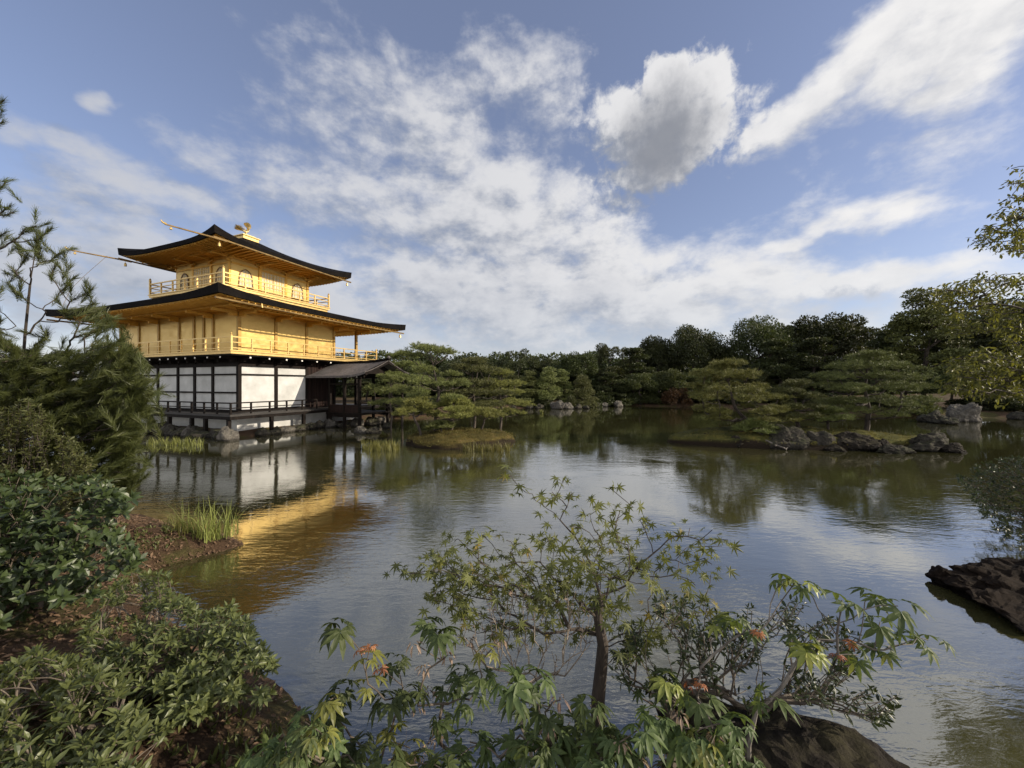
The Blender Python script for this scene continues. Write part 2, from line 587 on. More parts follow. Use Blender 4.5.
def gz(x, y):
    s = pond_sd(x, y) + .10 * wob(x, y)
    near = np.exp(-((np.asarray(x) / 7) ** 2 + ((np.asarray(y) - 1) / 6) ** 2))
    top = .50 + .55 * near
    land = top * (1 - np.exp(-np.maximum(s, 0) / (.9 + .5 * near))) + .03 * wob(np.asarray(x) * 2.1, np.asarray(y) * 1.8) * np.clip(s, 0, 1)
    hill = np.clip((np.hypot(x, y) - 60) / 120, 0, 1) * 3
    bed = -np.minimum(.9, .55 * -np.minimum(s, 0))
    return np.where(s > 0, land + hill, bed)


def axis(lo, hi, step, a, b, fine):
    pts = [-700, -350, -180, -110] + list(np.arange(lo, a, step)) + list(np.arange(a, b, fine)) + list(np.arange(b, hi, step)) + [110, 180, 350, 700]
    return np.array(sorted(set(round(float(p), 3) for p in pts)))


gx = axis(-70, 70, 1.0, -9, 9, .12)
gy = axis(-70, 80, 1.0, -2, 9, .12)
XX, YY = np.meshgrid(gx, gy)
ZZ = gz(XX, YY)
ga = Acc()
nx, ny = len(gx), len(gy)
ii = np.arange(ny - 1)[:, None] * nx + np.arange(nx - 1)[None, :]
rgj = np.random.default_rng(2)
ZZ = ZZ + np.where((ZZ > .02) & (np.hypot(XX, YY) < 12), rgj.normal(size=ZZ.shape) * .016, 0)
ga.add(np.stack([XX, YY, ZZ], -1).reshape(-1, 3), np.stack([ii, ii + 1, ii + nx + 1, ii + nx], -1).reshape(-1, 4))


def m_ground(t, bs):
    v = objco(t)
    a = t.noise(v, 14, 8, .7)
    b = t.noise(v, .9, 4, .6)
    c = t.noise(v, 55, 5, .7)
    soil = t.ramp(t.math('ADD', t.math('MULTIPLY', a, .5), t.math('MULTIPLY', c, .5)), [(.3, (.022, .014, .009)), (.55, (.075, .046, .028)), (.75, (.17, .115, .075))])
    moss = t.ramp(a, [(.3, (.025, .028, .008)), (.7, (.085, .085, .025))])
    t.l.new(t.mix(t.range(b, .46, .62, 0, .8, smooth=True), soil, moss), bs.inputs['Base Color'])
    bs.inputs['Roughness'].default_value = .95
    bs.inputs['Specular IOR Level'].default_value = .15
    bump(t, bs, t.math('ADD', a, c), .9, .03)


M['soil'] = mat('leafy_soil', m_ground)
tag(ga.build('ground', M['soil'], smooth=True), kind='structure')


def m_water(t, bs):
    tc = t.node('ShaderNodeTexCoord')
    v = tc.outputs['Object']
    n = t.noise(v, .16, 4, .6)
    t.l.new(t.ramp(n, [(.35, (.034, .034, .012)), (.65, (.052, .049, .019))]), bs.inputs['Base Color'])
    bs.inputs['Roughness'].default_value = .02
    m = t.node('ShaderNodeMapping')
    t.l.new(v, m.inputs[0])
    m.inputs[2].default_value = (0, 0, R(-14))
    m.inputs[3].default_value = (1.0, 2.6, 1)
    r1 = t.noise(m.outputs[0], 1.5, 3, .5, .6)
    r2 = t.noise(m.outputs[0], 5.5, 3, .55, .4)
    patch = t.range(t.noise(v, .22, 3, .5, .8), .38, .62, .18, 1.0, smooth=True)
    far = t.range(t.vmath('LENGTH', v), 3.0, 20.0, .80, .17)
    h = t.math('ADD', t.math('MULTIPLY', r1, .9), t.math('MULTIPLY', r2, .50))
    h = t.math('MULTIPLY', t.math('MULTIPLY', h, patch), far)
    r3 = t.noise(m.outputs[0], 17, 2, .5)
    h = t.math('ADD', h, t.math('MULTIPLY', t.math('MULTIPLY', r3, t.range(t.vmath('LENGTH', v), 2.5, 12.0, .10, 0.0)), patch))
    b = t.node('ShaderNodeBump')
    b.inputs['Strength'].default_value = .6
    b.inputs['Distance'].default_value = .030
    t.l.new(h, b.inputs['Height'])
    gl = t.node('ShaderNodeBsdfGlossy')
    gl.inputs['Color'].default_value = rgb(.95, .96, .97)
    gl.inputs['Roughness'].default_value = .02
    fr = t.node('ShaderNodeFresnel')
    fr.inputs['IOR'].default_value = 1.333
    t.l.new(b.outputs[0], gl.inputs['Normal'])
    t.l.new(b.outputs[0], fr.inputs['Normal'])
    bs.inputs['Specular IOR Level'].default_value = 0.0
    mx = t.node('ShaderNodeMixShader')
    t.put(mx.inputs[0], t.math('POWER', fr.outputs[0], .42))
    t.l.new(bs.outputs[0], mx.inputs[1])
    t.l.new(gl.outputs[0], mx.inputs[2])
    t.l.new(mx.outputs[0], t.n['Material Output'].inputs[0])


M['water'] = mat('pond_water', m_water)
wa = Acc()
wa.add([(-60, -12, 0), (70, -12, 0), (70, 75, 0), (-60, 75, 0)], [(0, 1, 2, 3)])
tag(wa.build('pond_water', M['water']), kind='structure')

# ------------------------------------------------------------------ the golden pavilion
HX, HY = 3.935, 5.48               # half sizes of the lower storeys (x runs along the west face, y along the north face)
TC = Vector((-17.436, 24.995, 0))
TRZ = math.atan2(.9268, .3746)
temple = thing('golden_pavilion', TC, 'three storey gold leaf pavilion with dark curved roofs on the pond edge', 'temple', TRZ)


def part(fill, name, m, parent=temple, smooth=False):
    a = Acc()
    fill(a)
    return a.build(name, m, parent, smooth)


def pbox(name, m, *b, parent=temple):
    return part(lambda a: a.box(*b), name, m, parent)


BN = [0, 2.0, 3.55, 5.05, 6.97, 8.95, 10.96]          # posts of the north face, measured from the near corner
BN2 = [0, 2.0, 2.80, 3.64, 4.97, 6.93, 8.93, 10.96]
BW = [0, 1.95, 3.90, 5.93, 7.87]                      # posts of the west face
# ground floor ------------------------------------------------------
pbox('base_wall', M['plaster'], -HX - .25, HX - .1, -HY - .25, HY + .25, .15, .93)
dk = part(lambda a: (a.box(-HX - 1.1, HX + 1.1, -HY - 1.1, HY + 1.1, 1.05, 1.15)), 'veranda_deck', M['deck_wood'])


def edge_beam(a):
    for s in (-1, 1):
        a.box(-HX - 1.06, HX + 1.06, s * (HY + 1.0) - .06, s * (HY + 1.0) + .06, .90, 1.047)
        a.box(s * (HX + 1.0) - .06, s * (HX + 1.0) + .06, -HY - .93, HY + .93, .90, 1.047)
    for k in range(9):
        y = -HY - .5 + k * 1.5
        a.box(-HX - .93, HX + .9, y - .05, y + .05, .905, 1.046)


part(edge_beam, 'deck_beam', M['dark_wood'])
for L in [-.85, .9, 2.0, 3.9, 5.6, 7.2, 8.9, 10.96, 11.8]:
    pbox('deck_post', M['dark_wood'], -HX - 1.0 - .075, -HX - 1.0 + .075, -HY + L - .075, -HY + L + .075, -.2, .897)
for L in [1.0, 2.9, 4.6]:
    pbox('deck_post', M['dark_wood'], -HX + L - .075, -HX + L + .075, -HY - 1.0 - .075, -HY - 1.0 + .075, -.2, .897)
for i in range(6):                                    # north panels
    y0, y1 = -HY + BN[i] + .085, -HY + BN[i + 1] - .085
    pbox('wall_panel', M['plaster'], -HX - .02, -HX + .06, y0, y1, 1.28, 3.50)
for i in range(2):                                    # west panels
    x0, x1 = -HX + BW[i] + .085, -HX + BW[i + 1] - .085
    pbox('wall_panel', M['plaster'], x0, x1, -HY - .02, -HY + .06, 1.28, 3.50)


def boards(a):
    x0, x1 = -HX + BW[2] + .085, -HX + BW[3] - .085
    n = 9
    for k in range(n):
        a.box(x0 + (x1 - x0) * k / n + .012, x0 + (x1 - x0) * (k + 1) / n - .012, -HY - .05 - .012 * (k % 2), -HY + .05, 1.20, 3.98)


part(boards, 'plank_door', M['brown_wood'])
pbox('inner_wall', M['brown_wood'], -HX + BW[3] - .05, -HX + BW[3] + .05, -HY + .15, HY - .1, 1.16, 4.0)
pbox('east_wall', M['plaster'], -HX, -HX + BW[3] - .1, HY - .06, HY + .02, 1.16, 3.9)
for L in BN:
    pbox('post', M['dark_wood'], -HX - .085, -HX + .085, -HY + L - .083, -HY + L + .083, 1.152, 3.99)
for L in BW[1:]:
    pbox('post', M['dark_wood'], -HX + L - .085, -HX + L + .085, -HY - .085, -HY + .085, 1.152, 3.99)
for L in BN[3::3]:
    pbox('post', M['dark_wood'], HX - .085, HX + .085, -HY + L - .085, -HY + L + .085, 1.152, 3.99)


def beams_n(z0, z1, pr):
    return lambda a: a.box(-HX - pr, -HX + .05, -HY - pr + .004, HY + .1, z0, z1)


def beams_w(z0, z1, pr, end=3.9):
    return lambda a: a.box(-HX - pr + .004, -HX + end, -HY - pr, -HY + .045, z0 + .002, z1 - .002)


for z0, z1, pr in ((3.505, 3.66, .11), (3.05, 3.13, .10), (1.17, 1.28, .10)):
    part(beams_n(z0, z1, pr), 'beam', M['dark_wood'])
    part(beams_w(z0, z1, pr), 'beam', M['dark_wood'])
part(beams_n(2.12, 2.20, .095), 'beam', M['dark_wood'])
pbox('upper_board', M['dark_wood'], -HX - .03, -HX + .05, -HY - .028, HY, 3.66, 3.985)
pbox('upper_board', M['dark_wood'], -HX + .052, -HX + 7.87, -HY - .03, -HY + .05, 3.66, 3.985)


def railing(name, pts, z0, ztop, rails, spacing, m, pw, rw, newel=None, skip=()):
    """rails on a polyline with a child post at every spacing"""
    def rf(a):
        for i in range(len(pts) - 1):
            p, q = Vector(pts[i]), Vector(pts[i + 1])
            d = (q - p).normalized() * .03
            for zz, hh in rails:
                a.beam((p.x - d.x, p.y - d.y, zz), (q.x + d.x, q.y + d.y, zz - .002 * i), rw, hh)
    o = part(rf, name, m)
    done = set()
    for i in range(len(pts) - 1):
        p, q = Vector(pts[i]), Vector(pts[i + 1])
        L = (q - p).length
        n = max(1, round(L / spacing))
        for k in range(n + 1):
            c = p.lerp(q, k / n)
            key = (round(c.x, 2), round(c.y, 2))
            if key in done:
                continue
            done.add(key)
            corner = k in (0, n)
            w = pw * (1.35 if corner and newel else 1)
            top = newel if corner and newel else ztop - (0 if k % 2 == 0 else .0)

            def pf(a, c=c, w=w, top=top, corner=corner):
                a.box(c.x - w, c.x + w, c.y - w, c.y + w, z0, top)
                if corner and newel:
                    a.lathe([(w * 1.5, 0), (w * 1.5, .03), (w * .9, .045), (w * 1.35, .085), (w * .9, .13), (.004, .17)], 8, (c.x, c.y, top))
            part(pf, 'railing_post', m, o)
    return o


e = 1.02
railing('veranda_railing', [(-HX - e, -HY + 6.0), (-HX - e, -HY - e), (-HX + 3.75, -HY - e)], 1.15, 1.69, [(1.69, .06), (1.45, .045), (1.24, .045)], 1.05, M['dark_wood'], .035, .05)
# brackets under the first balcony
for L in BN + [1.0, 2.8, 4.3, 6.0, 7.95, 9.95]:
    y = -HY + L
    b = part(lambda a: (a.box(-HX - .86, -HX - .10, y - .06, y + .06, 3.86, 3.97), a.box(-HX - .42, -HX - .10, y - .055, y + .055, 3.72, 3.858)), 'bracket', M['dark_wood'])
    part(lambda a: a.box(-HX - .885, -HX - .862, y - .04, y + .04, 3.88, 3.95), 'bracket_end', M['pale_end'], b)
for L in BW + [.98, 2.9, 4.9, 6.9]:
    x = -HX + L
    b = part(lambda a: (a.box(x - .06, x + .06, -HY - .86, -HY - .10, 3.86, 3.97), a.box(x - .055, x + .055, -HY - .42, -HY - .10, 3.72, 3.858)), 'bracket', M['dark_wood'])
    part(lambda a: a.box(x - .04, x + .04, -HY - .885, -HY - .862, 3.88, 3.95), 'bracket_end', M['pale_end'], b)
# second storey ------------------------------------------------------
pbox('balcony_underside', M['dark_wood'], -HX - .92, HX + .92, -HY - .92, HY + .92, 3.992, 4.045)


def balcony2(a):
    a.box(-HX - 1.0, HX + 1.0, -HY - 1.0, HY + 1.0, 4.05, 4.17)
    a.box(-HX - 1.05, HX + 1.05, -HY - 1.05, HY + 1.05, 4.172, 4.225)


part(balcony2, 'balcony', M['gold_bright'])
e = .94
railing('balcony_railing', [(-HX - e, HY + e), (-HX - e, -HY - e), (HX + e, -HY - e), (HX + e, HY + e), (-HX - e, HY + e)][:4], 4.225, 4.83,
        [(4.86, .055), (4.60, .035), (4.33, .035)], 1.0, M['gold_bright'], .030, .045, newel=4.92)
for i in range(len(BN2) - 1):
    pbox('gold_panel', M['gold'], -HX - .02, -HX + .06, -HY + BN2[i] + .08, -HY + BN2[i + 1] - .08, 4.228, 6.25)
for i in range(3):
    pbox('gold_panel', M['gold'], -HX + BW[i] + .08, -HX + BW[i + 1] - .08, -HY - .02, -HY + .06, 4.228, 6.25)
pbox('gold_panel', M['gold'], -HX + BW[3] - .04, -HX + BW[3] + .04, -HY + .1, HY - .1, 4.228, 6.25)
pbox('gold_panel', M['gold'], -HX + .07, -HX + BW[3] - .1, HY - .06, HY + .02, 4.228, 6.25)
for L in BN2:
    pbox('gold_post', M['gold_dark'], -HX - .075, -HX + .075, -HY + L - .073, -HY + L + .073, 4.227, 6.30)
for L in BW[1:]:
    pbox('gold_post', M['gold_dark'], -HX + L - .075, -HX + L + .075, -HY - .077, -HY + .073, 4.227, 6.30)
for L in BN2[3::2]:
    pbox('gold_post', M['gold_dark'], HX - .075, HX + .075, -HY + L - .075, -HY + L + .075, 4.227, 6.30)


def plate2(a):
    for s in (-1, 1):
        a.box(s * HX - .09, s * HX + .09, -HY - .09, HY + .09, 6.252, 6.40)
        a.box(-HX + .092, HX - .092, s * HY - .088, s * HY + .088, 6.254, 6.398)


part(plate2, 'wall_plate', M['gold_soffit'])
pbox('ceiling', M['gold_soffit'], -HX + .1, HX - .1, -HY + .1, HY - .1, 6.30, 6.36)


def roof_shape(ox, oy, ix, iy, ze, lift, zt, th, thc, mixk, name_pre, wall_x, wall_y, z_wall, nraft):
    NS, NT_ = 40, 14

    def edge_pt(side, s, hx, hy):
        if side == 0:
            return (-hx, s * hy)
        if side == 1:
            return (s * hx, hy)
        if side == 2:
            return (hx, -s * hy)
        return (-s * hx, -hy)

    def lf(s):
        return lift * abs(s) ** 4.0

    V, F = [], []
    ring = []
    ss = [math.copysign(abs(q) ** .8, q) for q in np.linspace(-1, 1, NS + 1)]
    for side in range(4):
        for s in ss[:-1]:
            ring.append((side, s))
    n = len(ring)
    for k in range(NT_ + 1):
        t = k / NT_
        z0 = ze + (zt - ze) * (mixk * t + (1 - mixk) * t * t)
        for side, s in ring:
            fl = 1 + .012 * abs(s) ** 6 * (1 - t) ** 3
            x, y = edge_pt(side, s, (ox + (ix - ox) * t) * fl, (oy + (iy - oy) * t) * fl)
            V.append((x, y, z0 + lf(s) * (1 - t) ** 2.2))
    for k in range(NT_):
        for j in range(n):
            jj = (j + 1) % n
            F.append((k * n + j, (k + 1) * n + j, (k + 1) * n + jj, k * n + jj))
    base = len(V)
    # thick edge and its dark underside
    for kk, inset in ((0, .03), (1, .26)):
        for side, s in ring:
            fl = 1 + .012 * abs(s) ** 6
            x, y = edge_pt(side, s, (ox - inset) * fl, (oy - inset) * fl)
            V.append((x, y, ze + lf(s) - (th + (thc - th) * abs(s) ** 4) - (.0 if kk == 0 else .02)))
    for j in range(n):
        jj = (j + 1) % n
        F.append((j, jj, base + jj, base + j))
        F.append((base + j, base + jj, base + n + jj, base + n + j))
    a = Acc()
    a.add(V, F)
    a.f = [(f[:, ::-1], m) for f, m in a.f]
    roof = a.build(name_pre + '_roof', M['shingle'], temple, smooth=False)
    # gold soffit with a fascia and rafters
    zo = ze - th - .03

    def zlow(s):
        return ze + lf(s) - (th + (thc - th) * abs(s) ** 4) - .035
    a = Acc()
    V, F = [], []
    for kk in range(4):
        t = kk / 3
        for side, s in ring:
            hx, hy = (ox - .10) * (1 - t) + wall_x * t, (oy - .10) * (1 - t) + wall_y * t
            x, y = edge_pt(side, s, hx, hy)
            V.append((x, y, zlow(s) * (1 - t) + z_wall * t - .0 + (.03 * (1 - abs(2 * t - 1)))))
    for kk in range(3):
        for j in range(n):
            jj = (j + 1) % n
            F.append((kk * n + j, kk * n + jj, (kk + 1) * n + jj, (kk + 1) * n + j))
    b = len(V)
    for side, s in ring:                       # fascia strip under the dark edge
        x, y = edge_pt(side, s, ox - .10, oy - .10)
        V.append((x, y, zlow(s) + .05))
    for j in range(n):
        jj = (j + 1) % n
        F.append((j, b + j, b + jj, jj))
    a.add(V, F)
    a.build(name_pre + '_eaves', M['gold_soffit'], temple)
    a = Acc()
    for side in range(4):
        hl = (oy if side % 2 == 0 else ox) - .16
        wl = wall_y if side % 2 == 0 else wall_x
        cnt = int(2 * hl / nraft)
        for i in range(cnt + 1):
            p = -hl + 2 * hl * i / cnt
            s = p / hl
            over = max(0.0, (abs(p) - wl) / (hl - wl))       # beyond the wall corner the rafter starts at the hip
            q = []
            for t in (0.0, 1.0 - over):
                hx, hy = (ox - .14) * (1 - t) + wall_x * t, (oy - .14) * (1 - t) + wall_y * t
                half = hy if side % 2 == 0 else hx
                x, y = edge_pt(side, max(-1, min(1, (p if side < 2 else p) / half)), hx, hy)
                q.append((x, y, zlow(s) * (1 - t) + z_wall * t - .012))
            if (Vector(q[0]) - Vector(q[1])).length > .12:
                a.beam(q[0], q[1], .055, .07)
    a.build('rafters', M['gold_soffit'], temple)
    return roof


roof_shape(HX + 2.3, HY + 2.3, 3.25, 3.25, 6.66, .28, 7.72, .26, .40, .62, 'lower', HX + .1, HY + .1, 6.36, .30)
for L in BN2[:2] + BN2[4:]:
    y = -HY + L
    part(lambda a: (a.box(-HX - 1.25, -HX - .09, y - .06, y + .06, 6.14, 6.28), a.box(-HX - .5, -HX - .09, y - .055, y + .055, 6.02, 6.138)), 'eave_arm', M['gold_soffit'])
for L in BW:
    x = -HX + L
    part(lambda a: (a.box(x - .06, x + .06, -HY - 1.25, -HY - .09, 6.14, 6.28), a.box(x - .055, x + .055, -HY - .5, -HY - .09, 6.02, 6.138)), 'eave_arm', M['gold_soffit'])
part(lambda a: (a.box(-HX - 1.22, HX + 1.2, -HY - 1.22, -HY - 1.10, 6.282, 6.36), a.box(-HX - 1.22, -HX - 1.10, -HY - 1.098, HY + 1.2, 6.282, 6.36)), 'eave_purlin', M['gold_soffit'])
# third storey ------------------------------------------------------
H3, B3 = 2.55, 3.53


def balcony3(a):
    a.box(-B3 + .13, B3 - .13, -B3 + .13, B3 - .13, 7.56, 7.80)
    a.box(-B3 + .04, B3 - .04, -B3 + .04, B3 - .04, 7.802, 7.93)
    a.box(-B3, B3, -B3, B3, 7.932, 7.99)


part(balcony3, 'top_balcony', M['gold_bright'])
e = B3 - .08
railing('top_railing', [(-e, e), (-e, -e), (e, -e), (e, e), (-e, e)], 7.99, 8.58, [(8.63, .06), (8.40, .04), (8.12, .04)], 1.15, M['gold_bright'], .034, .05, newel=8.83)
for side in range(4):
    # a wall of three bays: bell windows left and right, lattice doors in the middle
    def L2(u, w):       # along the wall, outward
        return [(-H3 - w, u), (u, H3 + w), (H3 + w, -u), (-u, -H3 - w)][side]

    def lb(a, u0, u1, w0, w1, z0, z1):
        (xa, ya), (xb, yb) = L2(u0, w0), L2(u1, w1)
        a.box(min(xa, xb), max(xa, xb), min(ya, yb), max(ya, yb), z0, z1)
    part(lambda a: lb(a, -H3 + .002, H3 - .002, -.08, 0, 7.993, 9.80), 'gold_wall', M['gold'])
    for u in (-H3 + .07, -.86, .86):
        part(lambda a: lb(a, u - .07, u + .07, -.05, .06, 7.992, 9.79), 'gold_post', M['gold_soffit'])
    part(lambda a: (lb(a, -H3 + .15, H3 - .05, -.03, .045, 9.50, 9.60), lb(a, -H3 + .15, H3 - .05, -.03, .045, 8.0, 8.10)), 'wall_beam', M['gold_soffit'])
    for uc in (-1.70, 1.70):
        prof = [(-.42, 8.28), (-.37, 8.75), (-.36, 8.95), (-.30, 9.12), (-.17, 9.25), (0, 9.34), (.17, 9.25), (.30, 9.12), (.36, 8.95), (.37, 8.75), (.42, 8.28)]

        def pane(a, sc=1.0, w=.012):
            pts = [(uc + u * sc, 8.8 + (z - 8.8) * sc) for u, z in prof]
            V = []
            for wv in (.0005, w):
                for u, z in pts:
                    x, y = L2(u, wv)
                    V.append((x, y, z))
            n = len(pts)
            a.add(V, [tuple(range(n)), tuple(range(n, 2 * n))] + [(j, (j + 1) % n, n + (j + 1) % n, n + j) for j in range(n)])
        wn = part(lambda a: pane(a), 'bell_window', M['pane'])

        def fr(a):
            for j in range(len(prof)):
                p, q = prof[j], prof[(j + 1) % len(prof)]
                (xa, ya), (xb, yb) = L2(uc + p[0], .03), L2(uc + q[0], .03)
                a.beam((xa, ya, p[1]), (xb, yb, q[1]), .05, .05)
        part(fr, 'window_frame', M['frame'], wn)

        def lat(a):
            for du in (-.2, 0, .2):
                top = 9.22 if du else 9.32
                lb(a, uc + du - .014, uc + du + .014, .013, .034, 8.30, top)
            for z in (8.55, 8.82, 9.08):
                lb(a, uc - .36, uc + .36, .0135, .031, z - .014, z + .014)
        part(lat, 'lattice', M['gold_bright'], wn)
    for k in range(2):
        u0, u1 = (-.79, -.01) if k == 0 else (.01, .79)
        dr = part(lambda a: lb(a, u0, u1, .0005, .02, 8.11, 9.49), 'lattice_door', M['pane'])

        def dl(a):
            for q in range(5):
                uu = u0 + .04 + (u1 - u0 - .08) * q / 4
                lb(a, uu - .02, uu + .02, .021, .045, 8.115, 9.485)
            for z in (8.14, 8.5, 8.62, 8.86, 9.1, 9.34, 9.46):
                lb(a, u0, u1, .0215, .042, z - .018, z + .018)
            lb(a, u0, u1, .0212, .034, 8.16, 8.49)
        part(dl, 'door_frame', M['gold_bright'], dr)
    for u in (-H3 + .07, -.86, .86):
        def br(a):
            lb(a, u - .09, u + .09, .0, .16, 9.62, 9.72)
            lb(a, u - .32, u + .32, .03, .13, 9.722, 9.80)
            lb(a, u - .07, u + .07, .0, .95, 9.802, 9.88)
            lb(a, u - .30, u + .30, .32, .42, 9.882, 9.95)
            lb(a, u - .40, u + .40, .82, .92, 9.882, 9.93)
        part(br, 'gold_bracket', M['gold_soffit'])


def plate3(a):
    for s in (-1, 1):
        a.box(s * H3 - .09, s * H3 + .09, -H3 - .09, H3 + .09, 9.802, 9.97)
        a.box(-H3 + .092, H3 - .092, s * H3 - .088, s * H3 + .088, 9.804, 9.968)


part(plate3, 'wall_plate', M['gold_soffit'])
roof_shape(4.456, 4.456, .5, .5, 10.22, .42, 11.95, .22, .40, .66, 'upper', H3 + .09, H3 + .09, 9.93, .28)


def ped(a):
    a.box(-.50, .50, -.50, .50, 11.80, 12.15)
    a.box(-.57, .57, -.57, .57, 12.152, 12.20)
    a.box(-.36, .36, -.36, .36, 12.202, 12.30)


part(ped, 'roof_pedestal', M['gold_bright'])
# rain gutters with the long spouts that run out past the north eaves
for sgn in (-1, 1):
    y = sgn * 4.44
    part(lambda a: a.tube([(4.5, y, 9.93), (0, y, 9.95), (-4.5, y, 10.02)], .05, 8), 'rain_gutter', M['pipe'])
    sp = part(lambda a: a.tube([(-3.9, y, 9.98), (-4.5, y, 9.97), (-6.50, y, 9.86)], [.05, .045, .035], 8), 'gutter_spout', M['pipe'])
    part(lambda a: (a.tube([(-6.46, y, 9.88), (-6.60, y, 9.92), (-6.66, y, 10.0)], [.05, .04, .02], 6), a.lathe([(.055, 0), (.06, .05), (.03, .11), (.01, .13)], 8, (-6.28, y, 9.70))),
         'spout_end', M['gold_bright'], sp)
    for x in (-4.2, 4.2):
        part(lambda a: a.lathe([(.07, -.20), (.06, -.06), (.03, 0), (.006, .02), (.006, .16)], 8, (x, y + sgn * -.05, 9.83)), 'wind_bell', M['gold_bright'])
    part(lambda a: a.tube([(-6.3, sgn * 7.68, 6.32), (0, sgn * 7.68, 6.24), (6.3, sgn * 7.68, 6.30)], .05, 8), 'rain_gutter', M['pipe'])
    part(lambda a: a.lathe([(.075, -.22), (.065, -.06), (.03, 0), (.006, .02), (.006, .16)], 8, (6.0, sgn * 7.6, 6.2)), 'wind_bell', M['gold_bright'])
part(lambda a: a.tube([(-4.3, -7.75, 6.22), (-4.3, -7.68, 6.56)], .035, 6), 'gutter_hook', M['gold_bright'])
part(lambda a: a.tube([(-5.0, 4.40, 10.0), (-5.6, 5.0, 8.9), (-6.1, 5.5, 7.9), (-6.3, 5.8, 6.9)], .009, 5), 'rain_chain', M['pipe'])

# the bird on the roof ------------------------------------------------------
phx = thing('bird_statue', TC + Vector((0, 0, 12.30)), 'gilded bird statue with raised wings on the very top of the pavilion roof', 'statue', TRZ)


def bird(a):
    def ell(path, radii):
        a.tube(path, radii, 10)
    ell([(-.30, 0, .36), (-.20, 0, .38), (-.02, 0, .42), (.14, 0, .50), (.22, 0, .62), (.24, 0, .76), (.27, 0, .86)], [.02, .10, .15, .12, .07, .05, .045])
    ell([(.24, 0, .86), (.29, 0, .90), (.36, 0, .89), (.46, 0, .84)], [.05, .065, .05, .006])
    for s in (-1, 1):
        a.tube([(-.03, s * .07, .34), (-.02, s * .08, .18), (.02, s * .08, .0)], [.05, .03, .025], 6)
        a.tube([(-.03, s * .08, .02), (.12, s * .09, .012)], [.025, .012], 5)
    for k in range(3):
        a.tube([(.27, 0, .93), (.22 - .04 * k, .0, 1.0 + .02 * k), (.14 - .05 * k, 0, 1.01 + .03 * k)], [.02, .014, .004], 5)


part(bird, 'body', M['pale_gold'], phx, smooth=True)
LEAFT = ([(0, 0, 0), (-.13, .35, .01), (-.16, .72, 0), (0, 1, -.02), (.16, .72, 0), (.13, .35, .01), (0, .5, .03)],
         [(0, 6, 1), (1, 6, 2), (2, 6, 3), (3, 6, 4), (4, 6, 5), (5, 6, 0)])
for s in (-1, 1):
    a = Acc()
    rg = np.random.default_rng(4)
    for k in range(9):
        t = k / 8
        a.stamp(LEAFT, [(.06 - .16 * t, s * (.12 + .02 * k), .48 + .02 * k)], [(-.75 * t + .15 * (1 - t), s * (.55 - .1 * t), .95 - .5 * t)], [(.6, -s * .5, .5)], .70 - .16 * abs(t - .45))
        a.stamp(LEAFT, [(.08 - .1 * t, s * (.11 + .01 * k), .46)], [(-.2 - .3 * t, s * .8, .6 - .4 * t)], [(.6, -s * .5, .5)], .34)
    a.tube([(.05, s * .08, .48), (.03, s * .28, .62), (-.02, s * .42, .78)], [.07, .05, .02], 6)
    a.build('wing', M['pale_gold'], phx)
a = Acc()
for k in range(9):
    u = (k - 4) / 4
    a.stamp(LEAFT, [(-.26, .04 * u, .38)], [(-.95, .6 * u, .50 - .35 * abs(u))], [(.5, 0, .8)], .80 - .12 * abs(u))
a.build('tail', M['pale_gold'], phx)

phx.scale = (.72, .72, .72)

# the fishing deck pavilion ------------------------------------------------------
fp = thing('fishing_pavilion', TC, 'small dark open pavilion with grey shingle roof standing over the water at the west wall', 'pavilion', TRZ)


def fpart(fill, name, m, parent=fp):
    return part(fill, name, m, parent)


FA0, FA1 = -HX + 4.5, -HX + 6.9          # along the wall
FQ = -HY                                  # outward is -y
for xx in (FA0, FA1):
    for q in (1.25, 2.4, 3.55):
        fpart(lambda a: a.box(xx - .07, xx + .07, FQ - q - .07, FQ - q + .07, -.3, 2.98), 'post', M['dark_wood'])


def ffloor(a):
    a.box(FA0 - .12, FA1 + .12, FQ - 3.7, FQ - 1.06, .78, .90)
    a.box(FA0 - .09, FA0 + .06, FQ - 3.65, FQ - 1.1, .64, .778)
    a.box(FA1 - .06, FA1 + .09, FQ - 3.65, FQ - 1.1, .64, .778)


fpart(ffloor, 'floor', M['dark_wood'])
fpart(lambda a: (a.box(FA0 - .045, FA0 + .03, FQ - 3.478, FQ - 2.47, .902, 1.32), a.box(FA0 - .07, FA0 + .05, FQ - 3.478, FQ - 2.47, 1.322, 1.37)), 'side_panel', M['brown_wood'])
fpart(lambda a: (a.box(FA0 - .045, FA0 + .03, FQ - 2.33, FQ - 1.32, .902, 1.32), a.box(FA0 - .07, FA0 + .05, FQ - 2.33, FQ - 1.32, 1.322, 1.37)), 'side_panel', M['brown_wood'])
fpart(lambda a: (a.box(FA1 - .03, FA1 + .03, FQ - 3.478, FQ - 2.47, 1.30, 1.36), a.box(FA1 - .03, FA1 + .03, FQ - 2.33, FQ - 1.32, 1.30, 1.36)), 'rail', M['dark_wood'])
fpart(lambda a: a.box(FA0 + .07, FA1 - .07, FQ - 3.58, FQ - 3.52, 1.28, 1.34), 'rail', M['dark_wood'])


def ftie(a):
    for xx in (FA0, FA1):
        a.box(xx - .06, xx + .06, FQ - 3.9, FQ - 1.0, 2.985, 3.10)
        a.box(xx - .04, xx + .04, FQ - 3.48, FQ - 1.32, 2.55, 2.64)
    for q in (1.25, 2.4, 3.55):
        a.box(FA0 - .3, FA1 + .3, FQ - q - .05, FQ - q + .05, 3.102, 3.20)


